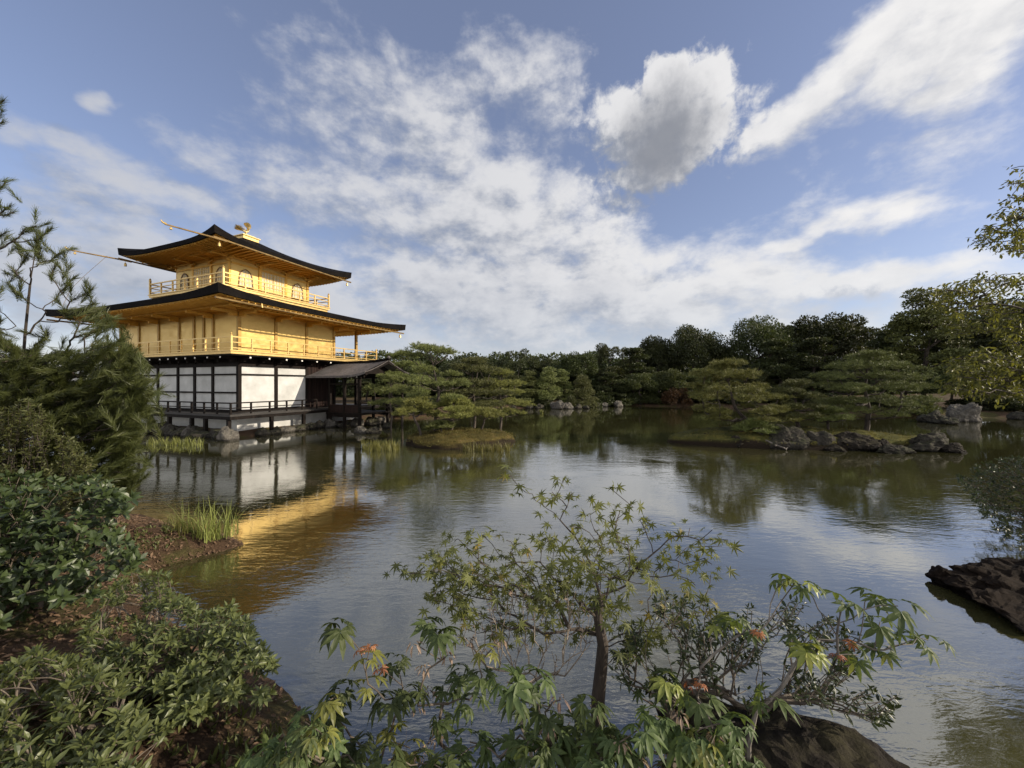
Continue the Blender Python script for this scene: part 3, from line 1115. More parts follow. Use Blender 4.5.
fpart(ftie, 'tie_beam', M['dark_wood'])
for q in (1.1, 1.8, 2.5, 3.1, 3.75):
    fb = fpart(lambda a: a.box(FA0 - .42, FA0 - .08, FQ - q - .04, FQ - q + .04, 2.96, 3.05), 'bracket', M['dark_wood'])
    part(lambda a: a.box(FA0 - .445, FA0 - .422, FQ - q - .04, FQ - q + .04, 2.965, 3.045), 'bracket_end', M['pale_end'], fb)


def froof(a):
    xm, NU, NV = (FA0 + FA1) / 2, 12, 16
    hw = 1.95
    V, F = [], []
    for layer in (0, 1):
        for i in range(NV + 1):
            q = .12 + (4.65 - .12) * i / NV
            sweep = .22 * max(0, (q - 3.0) / 1.65) ** 2
            for j in range(NU + 1):
                u = -1 + 2 * j / NU
                z = 3.08 + .84 * (1 - abs(u)) ** 1.25 + sweep * (.55 + .45 * abs(u)) - (.12 if layer else 0)
                V.append((xm + u * (hw - (.02 if layer else 0)), FQ - q + (.04 if layer else 0) * (1 if i == NV else 0), z))
    n = NU + 1
    m = (NV + 1) * n
    for i in range(NV):
        for j in range(NU):
            F.append((i * n + j, i * n + j + 1, (i + 1) * n + j + 1, (i + 1) * n + j))
            F.append((m + i * n + j, m + (i + 1) * n + j, m + (i + 1) * n + j + 1, m + i * n + j + 1))
    for i in range(NV):
        F.append((i * n, (i + 1) * n, m + (i + 1) * n, m + i * n))
        F.append((i * n + NU, m + i * n + NU, m + (i + 1) * n + NU, (i + 1) * n + NU))
    for j in range(NU):
        F.append((NV * n + j, NV * n + j + 1, m + NV * n + j + 1, m + NV * n + j))
        F.append((j, m + j, m + j + 1, j + 1))
    a.add(V, F)


fpart(froof, 'roof', M['grey_shingle'])
xm = (FA0 + FA1) / 2
fpart(lambda a: a.tube([(xm, FQ - .1, 3.95), (xm, FQ - 3.1, 3.95), (xm, FQ - 4.0, 4.02), (xm, FQ - 4.7, 4.10)], .09, 8), 'ridge', M['shingle'])
fpart(lambda a: (a.beam((xm - 1.9, FQ - 4.61, 3.18), (xm, FQ - 4.61, 3.93), .05, .2), a.beam((xm + 1.9, FQ - 4.61, 3.18), (xm, FQ - 4.61, 3.93), .05, .2),
                 a.add([(xm - 1.5, FQ - 4.0, 3.2), (xm + 1.5, FQ - 4.0, 3.2), (xm, FQ - 4.0, 3.82)], [(0, 1, 2)])), 'gable', M['dark_wood'])
fpart(lambda a: a.lathe([(.08, 0), (.10, .05), (.05, .11), (.01, .16)], 8, (xm, FQ - 4.65, 4.14)), 'ridge_end', M['grey_shingle'])

# foliage materials
M['turf_grass'] = leafy('turf_grass', (.03, .03, .009), (.085, .072, .018), (.17, .13, .05), rough=.7, trans=.25, patch=.9)
M['pine'] = leafy('pine_needles', (.026, .032, .010), (.125, .14, .038), (.26, .25, .065), rough=.55, trans=.04, patch=4.5)
M['pine_light'] = leafy('light_pine_needles', (.042, .052, .013), (.20, .21, .05), (.34, .31, .075), rough=.55, trans=.05, patch=4.5)
M['pine_near'] = leafy('near_pine_needles', (.026, .036, .011), (.078, .092, .028), (.145, .145, .045), rough=.45, trans=.2, patch=2.5)
M['broad'] = leafy('dark_broad_leaves', (.015, .021, .008), (.046, .056, .018), (.085, .088, .026), rough=.5, trans=.22, patch=.35)
M['broad_mid'] = leafy('mid_broad_leaves', (.022, .030, .011), (.060, .068, .022), (.10, .095, .028), rough=.5, trans=.25, patch=.4)
M['rust'] = leafy('rusty_leaves', (.040, .030, .012), (.095, .055, .020), (.13, .07, .022), rough=.55, trans=.25, patch=.4)



# ------------------------------------------------------------------ stones and islands
def rock_mesh(a, c, size, seed, squash=.7, rz=0.0, sub=4, rough=.35, flat=0.0):
    import bmesh
    bm = bmesh.new()
    bmesh.ops.create_icosphere(bm, subdivisions=sub, radius=1.0)
    off = Vector((seed * 3.17, seed * 1.91, seed * .77))
    cz, sz = math.cos(rz), math.sin(rz)
    rnd = random.Random(seed)
    planes = [(Vector((rnd.uniform(-1, 1), rnd.uniform(-1, 1), rnd.uniform(-.4, 1))).normalized(), rnd.uniform(.62, .88)) for _ in range(9)]
    V = []
    for v in bm.verts:
        p = v.co.copy()
        for nrm, d in planes:                     # broken faces
            k = p.dot(nrm) - d
            if k > 0:
                p -= nrm * k * .85
        p *= 1 + rough * (mnoise.noise(p * 1.3 + off) + .5 * mnoise.noise(p * 3.1 + off) + .28 * mnoise.noise(p * 7 + off) + .14 * mnoise.noise(p * 15 + off))
        x, y, z = p.x * size[0], p.y * size[1], p.z * size[2]
        if sub >= 5:                                # grain at its true size, the same on big and small stones
            w = Vector((x, y, z * 1.5)) * 3.2 + off
            g = .055 * mnoise.noise(w) + .035 * abs(mnoise.noise(w * 2.3)) + .022 * mnoise.noise(w * 5.1) + .012 * mnoise.noise(w * 11.0)
            k = min(1.0, max(size) / .8) * g
            n = Vector((p.x / size[0], p.y / size[1], p.z / size[2])).normalized()
            x, y, z = x + n.x * k, y + n.y * k, z + n.z * k
        V.append((c[0] + x * cz - y * sz, c[1] + x * sz + y * cz, c[2] + z))
    F = [[q.index for q in f.verts] for f in bm.faces]
    bm.free()
    a.add(V, F)


def rock(loc, size, seed, m, label, group=None, rz=0.0, name='boulder', sub=4, rough=.35):
    a = Acc()
    rock_mesh(a, (0, 0, 0), size, seed, rz=rz, sub=sub, rough=rough)
    o = a.build(name, m, None, smooth=False)
    o.location = loc
    return tag(o, label, 'rock', group)


rs = random.Random(5)
er, el_ = Vector((.3746, .9268, 0)), Vector((-.927, .3755, 0))
TCOR = Vector((-13.83, 19.29, 0))


def tl(a_, b_):
    """from the near corner of the pavilion: a_ along its west face, b_ along its north face"""
    return TCOR + er * a_ + el_ * b_


G1 = 'boulders along the pavilion waterline'
k = 0
b_ = -1.2
while b_ < 12:                      # along the north side
    w = rs.uniform(.26, .6)
    p = tl(-1.12 + rs.uniform(-.12, .16), b_ + w)
    rock((p.x, p.y, .10), (w, rs.uniform(.35, .5), rs.uniform(.24, .50)), 10 + k, M['rock' if k % 4 else 'rock_pale'],
         'grey boulder in the row under the north veranda edge of the golden pavilion', G1, TRZ + 1.57)
    b_ += w * 1.4
    k += 1
a_ = .1
while a_ < 4.6:                     # along the west side
    w = rs.uniform(.32, .6)
    p = tl(a_ + w, -1.08 + rs.uniform(-.14, .1))
    rock((p.x, p.y, .08), (w, rs.uniform(.35, .45), rs.uniform(.24, .46)), 40 + k, M['rock' if k % 4 else 'rock_pale'],
         'grey boulder in the row under the west veranda edge of the golden pavilion', G1, TRZ)
    a_ += w * 1.45
    k += 1
p = tl(-1.35, -1.35)
rock((p.x, p.y, .12), (.42, .36, .5), 77, M['rock_pale'], 'pale boulder standing at the near corner of the pavilion veranda', G1, .4)
for i, (px, py, d, s) in enumerate([(331, 424, 23.5, .35), (345, 424, 23.0, .3), (357, 423, 23.5, .42), (372, 421, 24.0, .5), (381, 420, 25, .42), (388, 423, 22.5, .3), (362, 431, 20.2, .35), (374, 431, 20.0, .3)]):
    q = at(px, py, d)
    rock((q.x, q.y, .05), (s * 1.3, s, s * 1.1), 90 + i, M['rock_pale' if i % 2 == 0 else 'rock'], 'small pale stone in the water beneath the fishing pavilion', 'stones beneath the fishing pavilion', i)


def island(name, pts, h, m, seed):
    """a low mound with an uneven edge over a closed outline"""
    n = len(pts)
    P = []
    for i in range(n):
        p0, p1, p2, p3 = (Vector((*pts[(i + j - 1) % n], 0)) for j in range(4))
        for t in (0, .2, .4, .6, .8):
            P.append(.5 * ((2 * p1) + (p2 - p0) * t + (2 * p0 - 5 * p1 + 4 * p2 - p3) * t * t + (3 * p1 - p0 - 3 * p2 + p3) * t ** 3))
    c = sum(P, Vector()) / len(P)
    V, F = [], []
    rings = [(1.02, -.35), (1.0, -.02), (.99, .14), (.97, .40), (.93, .56), (.87, .64), (.80, .72), (.72, .79), (.62, .86), (.52, .91), (.42, .95), (.3, .98), (.15, 1.0)]
    for f, z in rings:
        for p in P:
            q = c + (p - c) * f
            nz = mnoise.noise(Vector((q.x * 1.7 + seed, q.y * 1.7, 0)))
            q = q + (p - c).normalized() * .12 * mnoise.noise(Vector((q.x * 3 + seed, q.y * 3, z * 3)))
            V.append((q.x, q.y, (z * h if z > 0 else z) + ((.22 * nz + .12 * mnoise.noise(Vector((q.x * 5 + seed, q.y * 5, 2)))) * h if z > .3 else 0)))
    m_ = len(P)
    for k in range(len(rings) - 1):
        for j in range(m_):
            jj = (j + 1) % m_
            F.append((k * m_ + j, k * m_ + jj, (k + 1) * m_ + jj, (k + 1) * m_ + j))
    V.append((c.x, c.y, h))
    for j in range(m_):
        F.append(((len(rings) - 1) * m_ + j, (len(rings) - 1) * m_ + (j + 1) % m_, len(V) - 1))
    a = Acc()
    a.add(V, F)
    rg = np.random.default_rng(seed)
    me = np.array(V[m_ * 3:-1])
    g = Acc()
    pick = me[rg.integers(0, len(me), 2600)] + rg.normal(size=(2600, 3)) * np.array([.09, .09, .0])
    pick[:, 2] -= .03
    m4 = 3
    P_ = np.repeat(pick, m4, 0)
    g.stamp(([(-.09, 0, 0), (.09, 0, 0), (0, 1, 0)], [(0, 1, 2)]), P_, rg.normal(size=(len(P_), 3)) * .5 + np.array([0, 0, .8]), rg.normal(size=(len(P_), 3)), .10 * rg.uniform(.5, 1.3, len(P_)))
    tag(g.build('island_grass', M['turf_grass']), 'short mossy grass growing over the island', 'grass', kind='stuff')
    return tag(a.build(name, m, None, smooth=True), kind='structure')


def m_moss(name, c0, c1, c2):
    def b(t, bs):
        v = objco(t)
        n = t.noise(v, 1.6, 6, .65)
        f = t.noise(v, 26, 4, .7)
        g = t.node('ShaderNodeNewGeometry')
        s = t.node('ShaderNodeSeparateXYZ')
        t.l.new(g.outputs['Normal'], s.inputs[0])
        top = t.ramp(t.math('ADD', t.math('MULTIPLY', n, .65), t.math('MULTIPLY', f, .35)), [(.36, c0), (.54, c1), (.68, c2)])
        t.l.new(t.mix(t.range(s.outputs[2], .25, .7, smooth=True), rgb(.018, .013, .009), top), bs.inputs['Base Color'])
        bs.inputs['Roughness'].default_value = .95
        bs.inputs['Specular IOR Level'].default_value = .1
        bump(t, bs, t.math('ADD', n, f), .8, .04)
    return mat(name, b)


M['moss'] = m_moss('mossy_turf', (.028, .025, .009), (.080, .062, .018), (.15, .105, .05))
M['moss_dark'] = m_moss('dark_mossy_turf', (.03, .034, .012), (.075, .072, .02), (.17, .13, .03))
island('pine_island', [(-4.7, 17.2), (-4.2, 15.9), (-2.9, 15.1), (-1.4, 15.6), (.05, 17.0), (-.3, 18.3), (-2.0, 19.2), (-3.9, 18.8)], .52, M['moss'], 3)
island('rock_island', [(7.0, 17.2), (8.2, 15.9), (10.2, 15.2), (12.6, 14.9), (14.6, 14.9), (16.6, 15.4), (17.4, 16.6), (15.4, 18.6), (12.4, 19.6), (9.2, 19.2)], .62, M['moss_dark'], 8)
GI = 'dark rocks edging the right hand island'
for i, (px, py, d, sx, sy, sz, nm, lb) in enumerate([
        (708, 440, 16.8, .38, .35, .28, 'rock_dark', 'small dark rock at the left tip of the right hand island'),
        (735, 443, 15.9, .6, .45, .34, 'rock_dark', 'dark rounded rock under the leaning pine at the left end of the right hand island'),
        (783, 440, 15.5, 1.05, .55, .62, 'rock', 'long grey rock slab facing the water below the smallest island pine'),
        (818, 443, 15.3, .75, .5, .50, 'rock', 'squarish grey rock in the middle of the right hand island front'),
        (848, 441, 15.2, .85, .5, .55, 'rock_dark', 'dark cracked rock right of the middle of the island front'),
        (880, 446, 14.9, .55, .45, .32, 'rock_dark', 'low dark rock below the yellow moss patch on the right hand island'),
        (897, 452, 14.4, .62, .38, .22, 'rock', 'flat grey rock lying in the water before the island'),
        (928, 445, 15.0, .95, .55, .50, 'rock', 'broad grey rock at the right end of the island'),
        (952, 449, 14.6, .5, .4, .26, 'rock_dark', 'small low rock beside the broad rock at the right end of the island'),
        (835, 447, 14.9, .45, .3, .16, 'rock_dark', 'small wet stone at the waterline before the island')]):
    q = at(px, py, d)
    rock((q.x, q.y, sz * .35), (sx, sy, sz), 120 + i, M[nm], lb, GI, rs.uniform(-.3, .3), sub=5)
for i, (px, py, d, sx, sz, lb) in enumerate([
        (963, 414, 26.5, 1.0, 1.1, 'tall pale grey boulder standing in the water at the far right shore'),
        (934, 417, 26.0, .95, .62, 'dark lower boulder just left of the tall pale boulder'),
        (945, 420, 25.0, .75, .32, 'flat rock lying in the water before the tall pale boulder'),
        (1016, 411, 28.0, .6, .5, 'dark boulder on the far right bank at the frame edge')]):
    q = at(px, py, d)
    rock((q.x, q.y, sz * .25), (sx, sx * .8, sz), 140 + i, M['rock_pale' if i == 0 else 'rock'], lb, 'boulders off the right shore', i * .6, sub=5)
for i, (px, s, nm) in enumerate([(530, .5, 'rock'), (540, .6, 'rock'), (557, 1.0, 'rock_pale'), (568, .75, 'rock_pale'), (578, .5, 'rock'), (597, .55, 'rock_pale'), (604, .5, 'rock_pale'), (619, .75, 'rock_pale'),
                                  (640, .45, 'rock'), (655, .4, 'rock'), (672, .45, 'rock'), (514, .4, 'rock'), (586, .4, 'rock')]):
    d = 40 + (3.5 if px > 590 else 0) + (2.5 if px > 630 else 0)
    q = at(px, 406, d)
    LB = {557: 'tallest pointed pale stone on the far shore', 568: 'pale stone leaning on the tallest far shore stone', 619: 'wide pale stone alone at the far waterline right of the paired stones'}
    rock((q.x, q.y, s * .2), (s * .95, s * .7, s * .75), 160 + i, M[nm], LB.get(px, 'small grey stone along the far shore of the pond'), 'stones along the far shore', i)

# ------------------------------------------------------------------ leaf shapes
def leaf_oval(w=.42, fold=.18, droop=.18):
    rib = [(0, t, -droop * t * t) for t in (0, .36, .70, 1.0)]
    sl = [(-w * k, t, -droop * t * t + fold * w * k) for t, k in ((.28, .40), (.62, .44))]
    sr = [(-x, y, z) for x, y, z in sl]
    v = rib + sl + sr
    return v, [(0, 1, 4), (4, 1, 2, 5), (5, 2, 3), (0, 6, 1), (6, 7, 2, 1), (7, 3, 2)]


def leaf_diamond(w=.5, fold=.12):
    return [(0, 0, 0), (w / 2, .5, fold), (0, 1, 0), (-w / 2, .5, fold)], [(0, 1, 2), (0, 2, 3)]


def leaf_star(n=7, spread=125, notch=.36, fat=9, droop=.22):
    """maple leaf: pointed lobes round a centre"""
    V, F = [(0, .12, 0)], []
    ang = [R(-spread + 2 * spread * i / (n - 1)) for i in range(n)]
    ln = [.55 + .42 * math.cos(a * .72) for a in ang]
    pts = [(.06, math.pi * 1.02)]
    ring = []
    for i, (a, l) in enumerate(zip(ang, ln)):
        if i:
            m = (a + ang[i - 1]) / 2
            ring.append((notch * min(l, ln[i - 1]), m))
        ring += [(l * .55, a - R(fat)), (l, a), (l * .55, a + R(fat))]
    ring.append((.05, math.pi))
    for r, a in ring:
        V.append((r * math.sin(a), .12 + r * math.cos(a), -droop * r * r))
    m = len(ring)
    for j in range(m):
        F.append((0, 1 + (j + 1) % m, 1 + j))
    return V, F


def leaf_hand(n=7, spread=105, w=.30, droop=.45, base=.0):
    """palmate leaf of drooping fingers"""
    V, F = [], []
    for i in range(n):
        a = R(-spread + 2 * spread * i / (n - 1))
        l = .62 + .38 * math.cos(a * .8)
        v, f = leaf_oval(w, .25, droop)
        o = len(V)
        for x, y, z in v:
            x, y, z = x * l, y * l, z * l + .012 * (i % 3)
            V.append((x * math.cos(a) + y * math.sin(a), -x * math.sin(a) + y * math.cos(a), z))
        F += [tuple(q + o for q in fc) for fc in f]
    return V, F


NEEDLE = ([(-.012, 0, 0), (.012, 0, 0), (0, 1, .0)], [(0, 1, 2)])


def unit(rng, n):
    v = rng.normal(size=(n, 3))
    return v / np.linalg.norm(v, axis=1)[:, None]


# ------------------------------------------------------------------ branching
def grow(root, targets, seed, sag=.06, wiggle=.08, bias=1.0, zs=1.0):
    """joins every target to the nearest point of the growing skeleton; returns nodes, parents"""
    rng = random.Random(seed)
    nodes = [Vector(p) for p in root]
    par = [-1] + list(range(len(root) - 1))
    buf = np.zeros((len(root) + len(targets) * 8 + 8, 3))
    buf[:len(root)] = [tuple(p) for p in root]
    base = buf[0].copy()
    mid = nodes[len(root) // 2]
    for tg in sorted([Vector(t) for t in targets], key=lambda t: (t - mid).length):
        n = len(nodes)
        B = buf[:n]
        T = np.array(tg)
        d = np.linalg.norm((B - T) * np.array([1, 1, zs]), axis=1) + bias * np.maximum(0, np.linalg.norm(B - base, axis=1) - np.linalg.norm(T - base) * .85)
        d += .8 * np.maximum(0, B[:, 2] - T[2] - .02)
        d[0] += .3
        bi = int(np.argmin(d))
        s = nodes[bi]
        L = (tg - s).length
        k = min(7, max(2, int(L / max(.06, L / 6))))
        prev = bi
        for j in range(1, k + 1):
            t = j / k
            p = s.lerp(tg, t)
            if j < k:
                p += Vector((rng.uniform(-1, 1), rng.uniform(-1, 1), rng.uniform(-1, 1))) * wiggle * L
                p.z += sag * L * math.sin(math.pi * t)
            buf[len(nodes)] = tuple(p)
            nodes.append(p)
            par.append(prev)
            prev = len(nodes) - 1
    return nodes, par


def limbs(a, nodes, par, rtip, rmax, power=.5, sides=5, mi=0):
    n = len(nodes)
    cnt = [0] * n
    kids = [[] for _ in range(n)]
    for i, p in enumerate(par):
        if p >= 0:
            kids[p].append(i)
    for i in range(n - 1, -1, -1):
        cnt[i] = max(1, sum(cnt[k] for k in kids[i]))
    r = [min(rmax, rtip * c ** power) for c in cnt]
    for i in range(n):
        main = max(kids[i], key=lambda k: cnt[k]) if kids[i] else None
        starts = []
        if par[i] < 0:
            starts.append((i, main))
        for k in kids[i]:
            if k != main:
                starts.append((i, k))
        for s, k in starts:
            path, rad = [nodes[s]], [r[k] if k is not None else r[s]]
            if par[s] < 0 and k == main:
                rad = [r[s]]
            while k is not None:
                path.append(nodes[k])
                rad.append(r[k])
                k = max(kids[k], key=lambda q: cnt[q]) if kids[k] else None
            if len(path) > 1:
                a.tube(path, rad, sides, mi, cap=False)
    return r


# ------------------------------------------------------------------ garden pines with clipped pads of needles
def pad(a, c, r, rng, dens=42, flat=.40, nl=.13):
    """a clipped cushion: many small needle clumps over a low dome, with dark gaps between them"""
    n = max(5, int(dens * math.pi * r * r))
    ang = rng.uniform(0, 2 * np.pi, n)
    rr = r * np.sqrt(rng.uniform(0, 1, n))
    lob = 1 + .16 * np.sin(ang * 3 + rng.uniform(0, 6)) + .12 * np.sin(ang * 5 + rng.uniform(0, 6))
    x, y = rr * np.cos(ang) * lob, rr * np.sin(ang) * lob
    h = flat * r * np.sqrt(np.clip(1 - (rr / r) ** 2, 0, 1))
    under = rng.uniform(0, 1, n) < .15
    z = np.where(under, -.2 * h, h * rng.uniform(.6, 1.05, n)) + .07 * rng.normal(size=n) * r
    Q = np.stack([x, y, z], 1) + np.asarray(c)
    U = np.stack([x / r * .7, y / r * .7, np.full(n, .9)], 1)
    m = 34
    o = unit(rng, n * m)
    o[:, 2] = np.abs(o[:, 2]) * .8 - .12
    s = np.repeat(rng.uniform(.6, 1.3, n), m)
    P = np.repeat(Q, m, 0) + o * (s * rng.uniform(.0, .075, n * m))[:, None]
    D = np.repeat(U, m, 0) * .55 + o
    a.stamp(([(-.055, 0, 0), (.055, 0, 0), (0, 1, 0)], [(0, 1, 2)]), P, D, unit(rng, n * m), nl * s * rng.uniform(.6, 1.05, n * m))


def cloud_pine(loc, label, tiers, trunk, seed, m='pine', nl=.125, dens=72, rt=.11, group=None, name='garden_pine'):
    """tiers: (height, ring radius, pads in the ring, pad radius); trunk: points relative to loc"""
    t = thing(name, loc, label, 'tree', 0, group)
    rng = np.random.default_rng(seed)
    rd = random.Random(seed)
    tp = [Vector(p) for p in trunk]
    fa, targets = Acc(), []

    def axis_at(z):
        for i in range(len(tp) - 1):
            if tp[i].z <= z <= tp[i + 1].z:
                f = (z - tp[i].z) / (tp[i + 1].z - tp[i].z + 1e-6)
                return tp[i].lerp(tp[i + 1], f)
        return tp[-1]
    for z, rr, n, pr in tiers:
        c0 = axis_at(z)
        ph = rd.uniform(0, 6.28)
        for k in range(n):
            an = ph + 6.283 * k / n + rd.uniform(-.3, .3)
            q = rr * rd.uniform(.75, 1.12)
            c = Vector((c0.x + q * math.cos(an), c0.y + q * math.sin(an), z + rd.uniform(-.14, .14)))
            targets.append(c - Vector((0, 0, .05)))
            pad(fa, c, pr * rd.uniform(.85, 1.25), rng, dens, nl=nl)
            for _ in range(4):
                b = c + Vector((rd.uniform(-1, 1), rd.uniform(-1, 1), rd.uniform(-.10, .14))) * pr * .9
                pad(fa, b, pr * rd.uniform(.3, .45), rng, dens, nl=nl)
    wa_ = Acc()
    path = []
    for i in range(len(tp) - 1):
        for f in (0, .33, .66):
            path.append(tp[i].lerp(tp[i + 1], f) + Vector((rd.uniform(-1, 1), rd.uniform(-1, 1), 0)) * .03)
    path.append(tp[-1])
    nodes, par = grow(path, targets, seed, sag=-.05, wiggle=.05)
    limbs(wa_, nodes, par, .018, rt, .5, 6)
    wa_.build('trunk', M['trunk'], t)
    fa.build('crown', M[m], t)
    return t


GP = 'clipped pines on the small left island'
q = at(436, 423, 17.3)
cloud_pine((q.x, q.y, .38), 'tallest clipped pine on the left island, with a flat umbrella top', [(3.82, .45, 3, .52), (3.62, 1.0, 5, .40), (2.75, .85, 3, .42), (2.15, 1.15, 4, .42), (1.5, 1.0, 3, .38)],
           [(0, 0, -.2), (-.05, .05, .9), (.14, .1, 1.9), (-.1, .1, 2.8), (-.3, .1, 3.75)], 11, 'pine', rt=.14, group=GP)
q = at(474, 416, 20.5)
cloud_pine((q.x, q.y, .25), 'broad tiered pine right behind the umbrella topped pine', [(3.6, .3, 3, .5), (3.1, .85, 5, .5), (2.4, 1.1, 6, .52), (1.8, 1.35, 6, .6), (1.2, 1.2, 5, .5)],
           [(0, 0, -.3), (.05, 0, 1.2), (-.1, 0, 2.4), (0, 0, 3.7)], 12, 'pine', rt=.14, group=GP)
q = at(500, 412, 22.5)
cloud_pine((q.x, q.y, .12), 'pale green pine at the right end of the left island group', [(3.0, .3, 3, .5), (2.5, .8, 5, .55), (1.9, 1.1, 6, .55), (1.3, 1.3, 6, .5), (.8, 1.0, 5, .45)],
           [(0, 0, -.3), (.1, 0, 1.0), (0, 0, 2.0), (.1, 0, 3.0)], 13, 'pine_light', rt=.12, group=GP)
q = at(419, 436, 16.4)
cloud_pine((q.x, q.y, .3), 'low leaning pine at the front left of the left island', [(1.45, .25, 3, .42), (1.2, .6, 4, .38), (.95, .7, 3, .3)],
           [(.15, 0, -.1), (-.05, 0, .5), (-.25, 0, 1.0), (-.1, 0, 1.4)], 14, 'pine_light', rt=.07, group=GP)
q = at(452, 424, 17.0)
cloud_pine((q.x, q.y, .42), 'bright green low pine bush in front of the broad tiered pine', [(1.45, .2, 3, .42), (1.15, .6, 5, .4), (.75, .8, 5, .38)],
           [(0, 0, -.1), (.05, 0, .6), (.1, 0, 1.4)], 15, 'pine_light', rt=.07, group=GP)
q = at(484, 428, 17.8)
cloud_pine((q.x, q.y, .3), 'small spreading pine overhanging the right shore of the left island', [(1.0, .15, 2, .4), (.8, .6, 4, .42)],
           [(-.2, 0, -.1), (0, 0, .5), (.1, 0, .95)], 16, 'pine_light', rt=.06, group=GP)
q = at(402, 416, 24.5)
cloud_pine((q.x, q.y, .3), 'dark pine just right of the fishing pavilion roof', [(4.0, .3, 3, .6), (3.4, .9, 5, .6), (2.6, 1.2, 6, .62), (1.8, 1.3, 6, .6), (1.1, 1.1, 5, .5)],
           [(0, 0, -.4), (0, 0, 1.3), (.1, 0, 2.6), (0, 0, 4.0)], 17, 'pine', rt=.15)
q = at(391, 417, 21.5)
cloud_pine((q.x, q.y, -.05), 'pine with a bare lower stem standing before the fishing pavilion end', [(2.9, .3, 3, .5), (2.3, .8, 4, .5), (1.6, .9, 4, .45)],
           [(0, 0, -.2), (.05, 0, 1.0), (-.1, 0, 2.0), (0, 0, 2.9)], 18, 'pine', rt=.1)
q = at(452, 445, 15.7)
cloud_pine((q.x - .6, q.y + .9, .42), 'knee high pine bush on the moss of the left island', [(.42, .18, 3, .34), (.25, .5, 4, .28)], [(0, 0, -.1), (0, 0, .2), (0, 0, .4)], 19, 'pine', rt=.04, group=GP)
GR = 'clipped pines on the right hand island'
q = at(735, 436, 17.2)
cloud_pine((q.x, q.y, .45), 'bright green domed pine leaning over the water at the left of the right hand island', [(2.85, .35, 4, .5), (2.45, .95, 6, .52), (1.95, 1.3, 7, .52), (1.45, 1.6, 8, .5), (.95, 1.7, 7, .45), (.5, 1.6, 5, .4)],
           [(.9, .1, -.2), (.6, 0, .4), (.0, 0, 1.1), (-.25, 0, 2.0), (-.4, 0, 2.8)], 21, 'pine_light', rt=.13, group=GR)
q = at(797, 432, 17.0)
cloud_pine((q.x, q.y, .5), 'smallest pine between the two big pines of the right hand island', [(1.95, .25, 3, .42), (1.6, .6, 5, .42), (1.15, .85, 6, .42), (.7, .8, 5, .4)],
           [(.1, 0, -.1), (0, 0, .7), (-.05, 0, 1.4), (0, 0, 1.95)], 22, 'pine', rt=.09, group=GR)
q = at(866, 436, 17.3)
cloud_pine((q.x, q.y, .5), 'biggest dark pine of the right hand island with layered pads', [(3.25, .4, 4, .5), (2.85, .95, 6, .55), (2.35, 1.3, 7, .55), (1.85, 1.55, 8, .55), (1.3, 1.6, 8, .5), (.8, 1.3, 6, .45)],
           [(0, 0, -.2), (.15, 0, .9), (-.05, 0, 1.9), (.05, 0, 3.2)], 23, 'pine', rt=.15, group=GR)
q = at(828, 434, 16.6)
cloud_pine((q.x, q.y, .55), 'low mounded pine bush between the small pine and the biggest pine', [(.75, .2, 3, .4), (.5, .6, 5, .36)], [(0, 0, -.1), (0, 0, .3), (0, 0, .7)], 24, 'pine', rt=.05, group=GR)
q = at(755, 440, 16.0)
cloud_pine((q.x, q.y, .4), 'low pine branches trailing over the rocks of the right hand island', [(.45, .2, 3, .35), (.3, .6, 4, .3)], [(.2, 0, -.1), (.1, 0, .2), (0, 0, .45)], 25, 'pine', rt=.05, group=GR)
# dead branch on the island front
a = Acc()
p0 = at(757, 440, 15.6)
nd, pr = grow([p0, p0 + Vector((.2, -.3, .02)), p0 + Vector((.45, -.5, -.15))], [p0 + Vector((.7, -.7, -.28)), p0 + Vector((.5, -.9, -.2)), p0 + Vector((.9, -.5, -.2)), p0 + Vector((.2, -.8, -.1))], 3)
limbs(a, nd, pr, .02, .05, .5, 5)
tag(a.build('dead_branch', M['trunk_grey']), 'bare grey branch hanging from the island rocks down to the water', 'branch')


